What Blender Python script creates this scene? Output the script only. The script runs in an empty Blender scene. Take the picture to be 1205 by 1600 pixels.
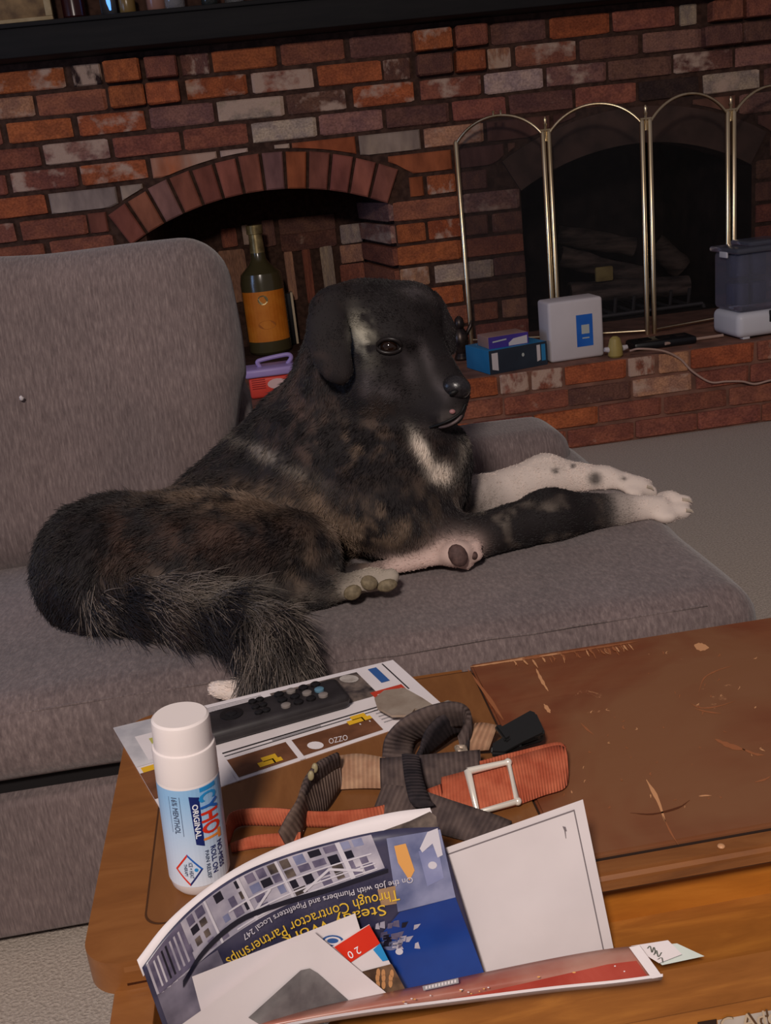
import bpy, bmesh, math, random
import numpy as np
from mathutils import Vector, Matrix

# ------------------------------------------------------------------ camera
F_PX = 1650.0
CAM_H = 0.80
PITCH, YAW, ROLL = (math.radians(a) for a in (18.4, 5.7, 6.3))
FW = np.array([math.sin(YAW)*math.cos(PITCH), math.cos(YAW)*math.cos(PITCH), -math.sin(PITCH)])
_r0 = np.array([math.cos(YAW), -math.sin(YAW), 0.0])
_u0 = np.cross(_r0, FW)
RT = math.cos(ROLL)*_r0 - math.sin(ROLL)*_u0
UP = math.cos(ROLL)*_u0 + math.sin(ROLL)*_r0
CC = np.array([0.0, 0.0, CAM_H])

scene = bpy.context.scene
COL = scene.collection
cam_data = bpy.data.cameras.new('camera')
cam_data.sensor_fit = 'VERTICAL'
cam_data.sensor_height = 36.0
cam_data.lens = F_PX/1600.0*36.0
cam_data.clip_start = 0.02
cam = bpy.data.objects.new('camera', cam_data)
COL.objects.link(cam)
M = Matrix.Identity(4)
for i in range(3):
    M[i][0], M[i][1], M[i][2], M[i][3] = RT[i], UP[i], -FW[i], CC[i]
cam.matrix_world = M
scene.camera = cam

# ------------------------------------------------------------------ light
world = bpy.data.worlds.new('room_ambient')
scene.world = world
world.use_nodes = True
bg = world.node_tree.nodes['Background']
bg.inputs[0].default_value = (0.60, 0.53, 0.58, 1)
bg.inputs[1].default_value = 0.21

def area(name, loc, target, size, power, color):
    l = bpy.data.lights.new(name, 'AREA')
    l.shape = 'DISK'; l.size = size; l.energy = power; l.color = color
    o = bpy.data.objects.new(name, l); COL.objects.link(o)
    o.location = loc
    o.rotation_euler = (Vector(target)-Vector(loc)).to_track_quat('-Z', 'Y').to_euler()
    return o
area('ceiling_lamp_light', (-0.35, -0.85, 1.80), (0.25, 1.8, 0.35), 0.26, 39.0, (1.0, 0.88, 0.80))
area('television_light', (-2.6, 1.5, 1.0), (0.6, 2.6, 0.4), 0.9, 11.0, (0.35, 0.55, 1.0))

scene.view_settings.view_transform = 'Standard'
scene.view_settings.look = 'None'
scene.view_settings.gamma = 1.0
scene.view_settings.use_curve_mapping = False
scene.view_settings.exposure = 0.0

# ------------------------------------------------------------------ helpers
def ray(px, py):
    return FW + RT*((px-602.5)/F_PX) - UP*((py-800.0)/F_PX)
def at(px, py, Y):
    d = ray(px, py); return CC + d*(Y/d[1])
def onz(px, py, z):
    d = ray(px, py); return CC + d*((z-CAM_H)/d[2])
def proj(P):
    v = np.asarray(P, float)-CC
    w = v@FW
    return np.stack([602.5+F_PX*(v@RT)/w, 800-F_PX*(v@UP)/w, w], -1)
def x_at(px, Y, z):
    lo, hi = -3.0, 4.0
    for _ in range(40):
        m = (lo+hi)/2
        if proj([m, Y, z])[0] < px: lo = m
        else: hi = m
    return (lo+hi)/2
def lin(r, g, b):
    f = lambda c: (c/255/12.92) if c/255 <= 0.04045 else ((c/255+0.055)/1.055)**2.4
    return (f(r), f(g), f(b), 1.0)

def new_mat(name, color, rough=0.6, metal=0.0, spec=0.4):
    m = bpy.data.materials.new(name); m.use_nodes = True
    b = m.node_tree.nodes['Principled BSDF']
    b.inputs['Base Color'].default_value = color if len(color) == 4 else (*color, 1)
    b.inputs['Roughness'].default_value = rough
    b.inputs['Metallic'].default_value = metal
    b.inputs['Specular IOR Level'].default_value = spec
    return m
def nd(m, t, **kw):
    n = m.node_tree.nodes.new(t)
    for k, v in kw.items():
        if k in n.inputs: n.inputs[k].default_value = v
        else: setattr(n, k, v)
    return n
def lk(m, a, b): m.node_tree.links.new(a, b)
def bsdf(m): return m.node_tree.nodes['Principled BSDF']
def ramp(m, fac, stops):
    r = nd(m, 'ShaderNodeValToRGB'); cr = r.color_ramp
    while len(cr.elements) > 1: cr.elements.remove(cr.elements[-1])
    cr.elements[0].position, cr.elements[0].color = stops[0]
    for p, c in stops[1:]:
        e = cr.elements.new(p); e.color = c
    lk(m, fac, r.inputs[0]); return r
def coords(m, scale=(1, 1, 1), out='Object', rot=(0, 0, 0)):
    tc = nd(m, 'ShaderNodeTexCoord'); mp = nd(m, 'ShaderNodeMapping')
    mp.inputs['Scale'].default_value = scale; mp.inputs['Rotation'].default_value = rot
    lk(m, tc.outputs[out], mp.inputs['Vector']); return mp.outputs['Vector']
def bump(m, height, strength=0.3, dist=0.002):
    b = nd(m, 'ShaderNodeBump'); b.inputs['Strength'].default_value = strength
    b.inputs['Distance'].default_value = dist
    lk(m, height, b.inputs['Height']); lk(m, b.outputs[0], bsdf(m).inputs['Normal'])
def noise_mat(name, c0, c1, scale=20.0, stretch=(1, 1, 1), rough=0.7, bmp=0.0, dist=0.002, lo=0.35, hi=0.65, detail=4.0, spec=0.3, metal=0.0, out='Object'):
    m = new_mat(name, c0, rough, metal, spec)
    n = nd(m, 'ShaderNodeTexNoise', Scale=scale, Detail=detail)
    lk(m, coords(m, stretch, out), n.inputs['Vector'])
    r = ramp(m, n.outputs['Fac'], [(lo, c0), (hi, c1)])
    lk(m, r.outputs[0], bsdf(m).inputs['Base Color'])
    if bmp: bump(m, n.outputs['Fac'], bmp, dist)
    return m

def link(o, parent=None):
    COL.objects.link(o)
    if parent is not None:
        o.parent = parent
        o.matrix_parent_inverse = parent.matrix_world.inverted()
    return o
def mesh_obj(name, verts, faces, mats, parent=None, smooth=False, face_mats=None, sharp=None):
    me = bpy.data.meshes.new(name)
    me.from_pydata([tuple(map(float, v)) for v in verts], [], [tuple(map(int, f)) for f in faces])
    if not isinstance(mats, (list, tuple)): mats = [mats]
    for m in mats: me.materials.append(m)
    if face_mats is not None: me.polygons.foreach_set('material_index', face_mats)
    if smooth: me.polygons.foreach_set('use_smooth', [True]*len(me.polygons))
    me.update()
    return link(bpy.data.objects.new(name, me), parent)
def bm_obj(name, bm, mats, parent=None, smooth=False, sharp_deg=None):
    bmesh.ops.recalc_face_normals(bm, faces=bm.faces)
    me = bpy.data.meshes.new(name); bm.to_mesh(me); bm.free()
    if not isinstance(mats, (list, tuple)): mats = [mats]
    for m in mats: me.materials.append(m)
    if smooth:
        me.polygons.foreach_set('use_smooth', [True]*len(me.polygons))
        if sharp_deg: me.set_sharp_from_angle(angle=math.radians(sharp_deg))
    return link(bpy.data.objects.new(name, me), parent)
def tag(o, label=None, cat=None, group=None, kind=None):
    if label: o['label'] = label
    if cat: o['category'] = cat
    if group: o['group'] = group
    if kind: o['kind'] = kind
    return o
def thing(name, label, cat, loc=(0, 0, 0), group=None, rot=(0, 0, 0)):
    o = bpy.data.objects.new(name, None); COL.objects.link(o)
    o.location = loc; o.rotation_euler = rot; o.empty_display_size = 0.05
    bpy.context.view_layer.update()
    return tag(o, label, cat, group)

def add_box(bm, lo, hi, bev=0.0, seg=2, mat=0, rot=None, at_=None):
    r = bmesh.ops.create_cube(bm, size=1.0)
    vs = r['verts']
    c = [(a+b)/2 for a, b in zip(lo, hi)]; s = [b-a for a, b in zip(lo, hi)]
    for v in vs: v.co = Vector([v.co[i]*s[i]+c[i] for i in range(3)])
    fs = list({f for v in vs for f in v.link_faces})
    if bev:
        es = list({e for v in vs for e in v.link_edges})
        g = bmesh.ops.bevel(bm, geom=es, offset=bev, segments=seg, affect='EDGES', profile=0.5)
        vs = list({v for f in g['faces'] for v in f.verts} | {v for v in vs if v.is_valid})
        fs = list({f for v in vs for f in v.link_faces})
    for f in fs: f.material_index = mat
    if rot is not None:
        bmesh.ops.transform(bm, matrix=rot, verts=vs)
    return vs
def box_obj(name, lo, hi, mat, parent=None, bev=0.002, seg=2, rot=None):
    bm = bmesh.new(); add_box(bm, lo, hi, bev, seg, 0, rot)
    return bm_obj(name, bm, mat, parent, smooth=bev > 0, sharp_deg=40)
def tube(bm, pts, r, n=8, caps=True, mat=0):
    pts = [Vector(p) for p in pts]
    rs = r if isinstance(r, (list, tuple)) else [r]*len(pts)
    rings = []
    t = (pts[1]-pts[0]).normalized()
    nrm = t.orthogonal().normalized()
    for i, p in enumerate(pts):
        a = pts[max(i-1, 0)]; b = pts[min(i+1, len(pts)-1)]
        t2 = (b-a).normalized()
        nrm = (nrm - t2*nrm.dot(t2)).normalized(); bi = t2.cross(nrm)
        rings.append([bm.verts.new(p+(nrm*math.cos(k*2*math.pi/n)+bi*math.sin(k*2*math.pi/n))*rs[i]) for k in range(n)])
    for i in range(len(rings)-1):
        for k in range(n):
            f = bm.faces.new((rings[i][k], rings[i][(k+1) % n], rings[i+1][(k+1) % n], rings[i+1][k])); f.material_index = mat
    if caps:
        bm.faces.new(rings[0][::-1]).material_index = mat; bm.faces.new(rings[-1]).material_index = mat
def tube_obj(name, pts, r, mat, parent=None, n=8):
    bm = bmesh.new(); tube(bm, pts, r, n)
    return bm_obj(name, bm, mat, parent, smooth=True, sharp_deg=50)
def lathe(bm, prof, n=32, mats=None, center=(0, 0)):
    rings = []
    for r, z in prof:
        rings.append([bm.verts.new((center[0]+r*math.cos(2*math.pi*k/n), center[1]+r*math.sin(2*math.pi*k/n), z)) for k in range(n)])
    for i in range(len(rings)-1):
        for k in range(n):
            f = bm.faces.new((rings[i][k], rings[i][(k+1) % n], rings[i+1][(k+1) % n], rings[i+1][k]))
            if mats: f.material_index = mats[i]
    bm.faces.new(rings[0][::-1]); bm.faces.new(rings[-1])
def lathe_obj(name, prof, mat, parent=None, n=32, loc=(0, 0, 0)):
    bm = bmesh.new(); lathe(bm, prof, n)
    bmesh.ops.translate(bm, vec=loc, verts=bm.verts)
    return bm_obj(name, bm, mat, parent, smooth=True, sharp_deg=35)
def catmull(P, n=8):
    P = np.asarray(P, float)
    Q = np.vstack([2*P[0]-P[1], P, 2*P[-1]-P[-2]])
    out = []
    for i in range(1, len(Q)-2):
        for k in range(n):
            t = k/n
            out.append(0.5*((2*Q[i])+(-Q[i-1]+Q[i+1])*t+(2*Q[i-1]-5*Q[i]+4*Q[i+1]-Q[i+2])*t*t+(-Q[i-1]+3*Q[i]-3*Q[i+1]+Q[i+2])*t**3))
    out.append(Q[-2]); return np.array(out)

_text_cache = {}
def text_geo(body, bold=0.0):
    """flat letters as triangles, 1 unit em, from Blender's own font"""
    if (body, bold) in _text_cache: return _text_cache[(body, bold)]
    cu = bpy.data.curves.new('lettering', 'FONT'); cu.body = body; cu.size = 1.0; cu.resolution_u = 3; cu.offset = bold
    o = bpy.data.objects.new('lettering', cu); COL.objects.link(o)
    dg = bpy.context.evaluated_depsgraph_get()
    me = o.evaluated_get(dg).to_mesh()
    v = np.array([w.co[:2] for w in me.vertices]) if len(me.vertices) else np.zeros((0, 2))
    f = []
    for p in me.polygons:
        q = list(p.vertices); f += [(q[0], q[i], q[i+1]) for i in range(1, len(q)-1)]
    v = [tuple(a) for a in v]; mid = {}
    def m_(a, b):
        k = (min(a, b), max(a, b))
        if k not in mid: mid[k] = len(v); v.append(((v[a][0]+v[b][0])/2, (v[a][1]+v[b][1])/2))
        return mid[k]
    for _ in range(6):          # long edges are split so that lettering can follow curved surfaces
        g = []; done = True
        for t in f:
            L = [(v[t[i]][0]-v[t[(i+1) % 3]][0])**2+(v[t[i]][1]-v[t[(i+1) % 3]][1])**2 for i in range(3)]
            i = L.index(max(L))
            if L[i] > .04:
                done = False; a, b, c = t[i], t[(i+1) % 3], t[(i+2) % 3]; m = m_(a, b); g += [(a, m, c), (m, b, c)]
            else: g.append(t)
        f = g
        if done: break
    v = np.array(v) if v else np.zeros((0, 2))
    o.evaluated_get(dg).to_mesh_clear()
    bpy.data.objects.remove(o); bpy.data.curves.remove(cu)
    _text_cache[(body, bold)] = (v, f); return v, f
class Print:
    """flat print laid on a surface: mapping fn((N,2)) -> (N,3)"""
    def __init__(s, fn): s.fn = fn; s.v = []; s.f = []; s.m = []; s.mats = []
    def _mi(s, mat):
        if mat not in s.mats: s.mats.append(mat)
        return s.mats.index(mat)
    def add(s, v2, faces, mat, lift=0):
        b = len(s.v); i = s._mi(mat)
        s.v += list(s.fn(np.asarray(v2, float), lift))
        for f in faces: s.f.append(tuple(k+b for k in f)); s.m.append(i)
    def poly(s, pts, mat, lift=0):
        s.add(pts, [tuple(range(len(pts)))], mat, lift)
    def quad(s, A, B, C, D, mat, lift=0, n=6, k=4):
        A, B, C, D = (np.array(p, float) for p in (A, B, C, D)); v = []; f = []
        for i in range(n+1):
            for j in range(k+1):
                u, w = i/n, j/k
                v.append((A*(1-u)+B*u)*(1-w)+(D*(1-u)+C*u)*w)
        for i in range(n):
            for j in range(k):
                a = i*(k+1)+j; f.append((a, a+1, a+k+2, a+k+1))
        s.add(v, f, mat, lift)
    def disc(s, c, rx, ry, mat, lift=0, n=16):
        s.poly([(c[0]+rx*math.cos(2*math.pi*k/n), c[1]+ry*math.sin(2*math.pi*k/n)) for k in range(n)], mat, lift)
    def text(s, body, origin, direc, up, mat, width=None, size=None, lift=0):
        v, f = text_geo(body)
        if not len(v): return
        w = v[:, 0].max()-v[:, 0].min()
        d = np.array(direc, float); d /= np.linalg.norm(d)
        u = np.array(up, float); un = np.linalg.norm(u); u = u/un
        kx = (width/w) if width else size
        ky = size if size else kx
        s.add(np.array(origin)+v[:, :1]*kx*d+v[:, 1:]*ky*u, f, mat, lift)
    def build(s, name, parent):
        o = mesh_obj(name, s.v, s.f, s.mats, parent, face_mats=s.m)
        return o

def surface_nets(Fd, org, h):
    ins = Fd < 0
    c = np.zeros(tuple(n-1 for n in Fd.shape), np.int8)
    for dx in (0, 1):
        for dy in (0, 1):
            for dz in (0, 1):
                c += ins[dx:Fd.shape[0]-1+dx, dy:Fd.shape[1]-1+dy, dz:Fd.shape[2]-1+dz]
    I = np.argwhere((c > 0) & (c < 8))
    idx = -np.ones(c.shape, np.int64); idx[tuple(I.T)] = np.arange(len(I))
    acc = np.zeros((len(I), 3)); cnt = np.zeros(len(I))
    corners = [(a, b, d) for a in (0, 1) for b in (0, 1) for d in (0, 1)]
    for a in corners:
        for ax in range(3):
            if a[ax]: continue
            b = list(a); b[ax] = 1
            fa = Fd[I[:, 0]+a[0], I[:, 1]+a[1], I[:, 2]+a[2]]; fb = Fd[I[:, 0]+b[0], I[:, 1]+b[1], I[:, 2]+b[2]]
            m = (fa < 0) != (fb < 0)
            t = fa[m]/(fa[m]-fb[m])
            p = np.tile(np.array(a, float), (m.sum(), 1)); p[:, ax] = t
            acc[m] += p; cnt[m] += 1
    V = (I+acc/cnt[:, None])*h+org
    faces = []
    for ax in range(3):
        sl0 = [slice(None)]*3; sl1 = [slice(None)]*3
        sl0[ax] = slice(0, -1); sl1[ax] = slice(1, None)
        E = np.argwhere(ins[tuple(sl0)] != ins[tuple(sl1)])
        b, d = (ax+1) % 3, (ax+2) % 3
        ok = (E[:, b] > 0) & (E[:, d] > 0) & (E[:, b] < Fd.shape[b]-1) & (E[:, d] < Fd.shape[d]-1)
        E = E[ok]
        flip = ins[tuple(E.T)]
        q = []
        for ob, od in ((-1, -1), (0, -1), (0, 0), (-1, 0)):
            K = E.copy(); K[:, b] += ob; K[:, d] += od
            q.append(idx[tuple(K.T)])
        q = np.stack(q, 1); q[~flip] = q[~flip][:, ::-1]
        faces.append(q)
    return V, np.concatenate(faces)
def vnoise(P, scale, seed=0):
    """smooth value noise, 0..1"""
    P = np.asarray(P)*scale+seed*17.31
    i = np.floor(P).astype(np.int64); f = P-i; f = f*f*(3-2*f)
    def hsh(a, b, c):
        n = (a*374761393+b*668265263+c*2147483647+seed*974711) & 0xffffffff
        n = ((n ^ (n >> 13))*1274126177) & 0xffffffff
        return ((n ^ (n >> 16)) & 0xffff)/65535.0
    out = 0
    for a in (0, 1):
        for b in (0, 1):
            for c in (0, 1):
                w = (f[:, 0] if a else 1-f[:, 0])*(f[:, 1] if b else 1-f[:, 1])*(f[:, 2] if c else 1-f[:, 2])
                out = out+w*hsh(i[:, 0]+a, i[:, 1]+b, i[:, 2]+c)
    return out
def grid_of(lo, hi, h):
    lo = np.array(lo, float); n = np.ceil((np.array(hi)-lo)/h).astype(int)+1
    return lo, n
def soft_block(name, boxes, h, mat, parent, wob=0.004, wobscale=9.0, k=0.03, fn=None):
    """cushion-like mesh from rounded boxes: (centre, half, radius, rot matrix or None)"""
    lo = np.min([np.array(b[0])-np.linalg.norm(b[1])-0.03 if b[3] is not None else np.array(b[0])-np.array(b[1])-0.03 for b in boxes], 0)
    hi = np.max([np.array(b[0])+np.linalg.norm(b[1])+0.03 if b[3] is not None else np.array(b[0])+np.array(b[1])+0.03 for b in boxes], 0)
    org, n = grid_of(lo, hi, h)
    G = np.stack(np.meshgrid(*[org[i]+np.arange(n[i])*h for i in range(3)], indexing='ij'), -1).reshape(-1, 3)
    D = None
    for c, hf, r, R in boxes:
        p = G-np.array(c)
        if R is not None: p = p@np.array(R)
        q = np.abs(p)-(np.array(hf)-r)
        d = np.linalg.norm(np.maximum(q, 0), axis=1)+np.minimum(q.max(1), 0)-r
        if D is None: D = d
        else:
            t = np.clip(0.5+0.5*(d-D)/k, 0, 1); D = d*(1-t)+D*t-k*t*(1-t)
    D = D+(vnoise(G, wobscale, 3)-0.5)*wob*2
    if fn is not None: D = fn(G, D)
    V, Fc = surface_nets(D.reshape(n), org, h)
    return mesh_obj(name, V, Fc, mat, parent, smooth=True)
rng = random.Random(7)
nrng = np.random.default_rng(5)

# ================================================================== room
WY = 3.30            # brick faces of the fireplace wall
HEARTH_Z, HEARTH_Y = 0.229, 2.70
mortar = noise_mat('mortar', lin(58, 41, 35), lin(80, 58, 49), 60, bmp=0.4, rough=0.95, spec=0.1)
carpet = noise_mat('carpet', lin(172, 159, 148), lin(198, 185, 173), 260, rough=1.0, bmp=0.7, dist=0.004, spec=0.05, detail=6)
soot = noise_mat('sooty_firebrick', lin(20, 16, 16), lin(44, 35, 33), 14, rough=0.95, spec=0.1)

def brick_material():
    m = new_mat('old_brick', (0.2, 0.1, 0.06, 1), 0.9, 0, 0.15)
    oi = nd(m, 'ShaderNodeObjectInfo'); tc = nd(m, 'ShaderNodeTexCoord')
    add = nd(m, 'ShaderNodeVectorMath', operation='ADD'); mul = nd(m, 'ShaderNodeMath', operation='MULTIPLY')
    mul.inputs[1].default_value = 37.0
    lk(m, oi.outputs['Random'], mul.inputs[0])
    sc = nd(m, 'ShaderNodeMapping'); sc.inputs['Scale'].default_value = (2.6, 0.5, 1.0)
    lk(m, tc.outputs['Object'], sc.inputs['Vector'])
    lk(m, sc.outputs['Vector'], add.inputs[0]); lk(m, mul.outputs[0], add.inputs[1])
    n1 = nd(m, 'ShaderNodeTexNoise', Scale=1.3, Detail=5.0, Roughness=0.6); lk(m, add.outputs[0], n1.inputs['Vector'])
    n2 = nd(m, 'ShaderNodeTexNoise', Scale=11.0, Detail=4.0); lk(m, add.outputs[0], n2.inputs['Vector'])
    dark = nd(m, 'ShaderNodeMix', data_type='RGBA', blend_type='MULTIPLY')
    r2 = ramp(m, n2.outputs['Fac'], [(0.3, (0.62, 0.60, 0.60, 1)), (0.7, (1.2, 1.18, 1.15, 1))])
    dark.inputs[0].default_value = 0.9
    lk(m, oi.outputs['Color'], dark.inputs[6]); lk(m, r2.outputs[0], dark.inputs[7])
    # second tone drifting along the brick
    r1 = ramp(m, n1.outputs['Fac'], [(0.42, (0.72, 0.70, 0.78, 1)), (0.60, (1.12, 1.08, 1.0, 1))])
    tone = nd(m, 'ShaderNodeMix', data_type='RGBA', blend_type='MULTIPLY'); tone.inputs[0].default_value = 0.8
    lk(m, dark.outputs[2], tone.inputs[6]); lk(m, r1.outputs[0], tone.inputs[7])
    # lime patches: amount comes from the brick's own colour alpha
    n3 = nd(m, 'ShaderNodeTexNoise', Scale=1.1, Detail=6.0, Roughness=0.55)
    off = nd(m, 'ShaderNodeVectorMath', operation='ADD'); off.inputs[1].default_value = (9.1, 4.2, 7.7)
    lk(m, add.outputs[0], off.inputs[0]); lk(m, off.outputs[0], n3.inputs['Vector'])
    s = nd(m, 'ShaderNodeMath', operation='ADD'); lk(m, n3.outputs['Fac'], s.inputs[0]); lk(m, oi.outputs['Alpha'], s.inputs[1])
    r3 = ramp(m, s.outputs[0], [(0.76, (0, 0, 0, 1)), (0.90, (.85, .85, .85, 1))])
    lime = nd(m, 'ShaderNodeMix', data_type='RGBA')
    lk(m, r3.outputs[0], lime.inputs[0]); lk(m, tone.outputs[2], lime.inputs[6]); lime.inputs[7].default_value = lin(190, 162, 144)
    lk(m, lime.outputs[2], bsdf(m).inputs['Base Color'])
    bump(m, n2.outputs['Fac'], 0.6, 0.003)
    return m
brickm = brick_material()
BC = {'o': lin(170, 96, 62), 'r': lin(146, 90, 74), 'd': lin(114, 80, 70), 'w': lin(180, 158, 144), 'p': lin(142, 103, 95), 't': lin(176, 130, 104), 'k': lin(64, 50, 48)}
def brick_color(code):
    c = BC[code[0]]; j = rng.uniform(0.85, 1.15)
    lime = {'': 0.08, '+': 0.25, '*': 0.36, '-': -.2}[code[1:2]]
    return (c[0]*j, c[1]*j*rng.uniform(0.94, 1.06), c[2]*j*rng.uniform(0.92, 1.08), lime)

def unit_brick(seed):
    r = random.Random(seed); bm = bmesh.new()
    bmesh.ops.create_cube(bm, size=1.0)
    bmesh.ops.bevel(bm, geom=list(bm.edges), offset=0.055, segments=1, affect='EDGES')
    for v in bm.verts:
        v.co += Vector((r.uniform(-.008, .008), r.uniform(-.05, .05), r.uniform(-.025, .025)))
    me = bpy.data.meshes.new('brick'); bm.to_mesh(me); bm.free(); me.materials.append(brickm)
    return me
BRICKS = [unit_brick(s) for s in range(5)]
def put_brick(parent, x0, x1, z0, z1, yf, code, depth=0.05, name='brick'):
    o = bpy.data.objects.new(name, rng.choice(BRICKS))
    COL.objects.link(o)
    yj = rng.uniform(-0.002, 0.003)
    o.location = ((x0+x1)/2, yf+depth/2+yj, (z0+z1)/2+rng.uniform(-.0012, .0012))
    o.scale = (x1-x0, depth, z1-z0)
    o.rotation_euler = (0, rng.uniform(-.006, .006), rng.uniform(-.004, .004))
    o.color = brick_color(code)
    o.parent = parent
    return o
def poly_brick(parent, pts, yf, code, depth=0.05, name='brick', bev=0.004):
    """brick cut to a polygon in the wall plane: pts [(x, z)...]"""
    bm = bmesh.new()
    vf = [bm.verts.new((x, yf, z)) for x, z in pts]; vb = [bm.verts.new((x, yf+depth, z)) for x, z in pts]
    n = len(pts)
    bm.faces.new(vf); bm.faces.new(vb[::-1])
    for i in range(n): bm.faces.new((vf[i], vb[i], vb[(i+1) % n], vf[(i+1) % n]))
    es = [e for e in bm.edges if all(v.co.y < yf+1e-6 for v in e.verts)]
    bmesh.ops.bevel(bm, geom=es, offset=bev, segments=1, affect='EDGES')
    o = bm_obj(name, bm, brickm, None); o.parent = parent
    # shift the mesh so that object coordinates vary like the plain bricks
    o.color = brick_color(code)
    return o

# arched openings: the wood niche and the firebox (x0, x1, arch circle)
class Arch:
    def __init__(s, x0, x1, apex_x, apex_z, rise, ring, step=None):
        s.x0, s.x1, s.cx, s.ring = x0, x1, apex_x, ring
        half = max(apex_x-x0, x1-apex_x)
        s.R = (half*half+rise*rise)/(2*rise); s.cz = apex_z-s.R
    def z(s, x, extra=0.0):
        q = (s.R+extra)**2-(x-s.cx)**2
        return s.cz+math.sqrt(q) if q > 0 else -9
niche = Arch(-0.29, 0.455, 0.085, 0.748, 0.086, 0.104)
firebox = Arch(0.853, 1.60, 1.222, 0.765, 0.105, 0.104)

MY = WY+0.008        # mortar plane
def build_wall():
    V, Fc = [], []
    xs = sorted(set([-1.9, -0.9] + list(np.linspace(niche.x0, niche.x1, 25)) + list(np.linspace(firebox.x0, firebox.x1, 25)) + [0.65, 2.0, 3.2]))
    def low(x, a): return a.z(x)
    for x0, x1 in zip(xs[:-1], xs[1:]):
        xm = (x0+x1)/2; a = niche if niche.x0 < xm < niche.x1 else firebox if firebox.x0 < xm < firebox.x1 else None
        l0, l1 = (a.z(x0), a.z(x1)) if a else (0.0, 0.0)
        b = len(V)
        V += [(x0, MY, l0), (x1, MY, l1), (x1, MY, 2.1), (x0, MY, 2.1)]; Fc.append((b, b+1, b+2, b+3))
        if a:
            b = len(V); dy = 0.13
            V += [(x0, MY, l0), (x1, MY, l1), (x1, MY+dy, l1), (x0, MY+dy, l0)]; Fc.append((b, b+1, b+2, b+3))
            b = len(V)
            V += [(x0, MY+dy, l0), (x1, MY+dy, l1), (x1, MY+dy, 0.95), (x0, MY+dy, 0.95)]; Fc.append((b, b+1, b+2, b+3))
    # back shell closing the niche and the firebox behind
    return mesh_obj('wall_back', V, Fc, mortar)
wall = tag(build_wall(), kind='structure')
def quads(name, qs, mat, parent):
    V = []; Fc = []
    for q in qs:
        b = len(V); V += list(q); Fc.append(tuple(range(b, b+len(q))))
    return mesh_obj(name, V, Fc, mat, parent)
NB = 3.75
quads('niche_lining', [
    [(-0.29, MY, .2), (-0.25, NB, .2), (-0.25, NB, .95), (-0.29, MY, .95)],
    [(-0.25, NB, .2), (0.405, NB, .2), (0.405, NB, .95), (-0.25, NB, .95)],
    [(0.405, NB, .2), (0.463, MY, .2), (0.463, MY, .95), (0.405, NB, .95)],
    [(-0.29, MY, HEARTH_Z-.002), (0.463, MY, HEARTH_Z-.002), (0.405, NB, HEARTH_Z-.002), (-0.25, NB, HEARTH_Z-.002)],
    [(-0.29, MY, .95), (0.463, MY, .95), (0.405, NB, .95), (-0.25, NB, .95)]], mortar, wall)
quads('firebox_lining', [
    [(0.853, MY, .2), (0.95, 3.85, .2), (0.95, 3.85, .95), (0.853, MY, .95)],
    [(0.95, 3.85, .2), (1.52, 3.85, .2), (1.52, 3.85, .95), (0.95, 3.85, .95)],
    [(1.52, 3.85, .2), (1.60, MY, .2), (1.60, MY, .95), (1.52, 3.85, .95)],
    [(0.853, MY, HEARTH_Z-.002), (1.60, MY, HEARTH_Z-.002), (1.52, 3.85, HEARTH_Z-.002), (0.95, 3.85, HEARTH_Z-.002)],
    [(0.853, MY, .95), (1.60, MY, .95), (1.52, 3.85, .95), (0.95, 3.85, .95)]], soot, wall)

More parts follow.
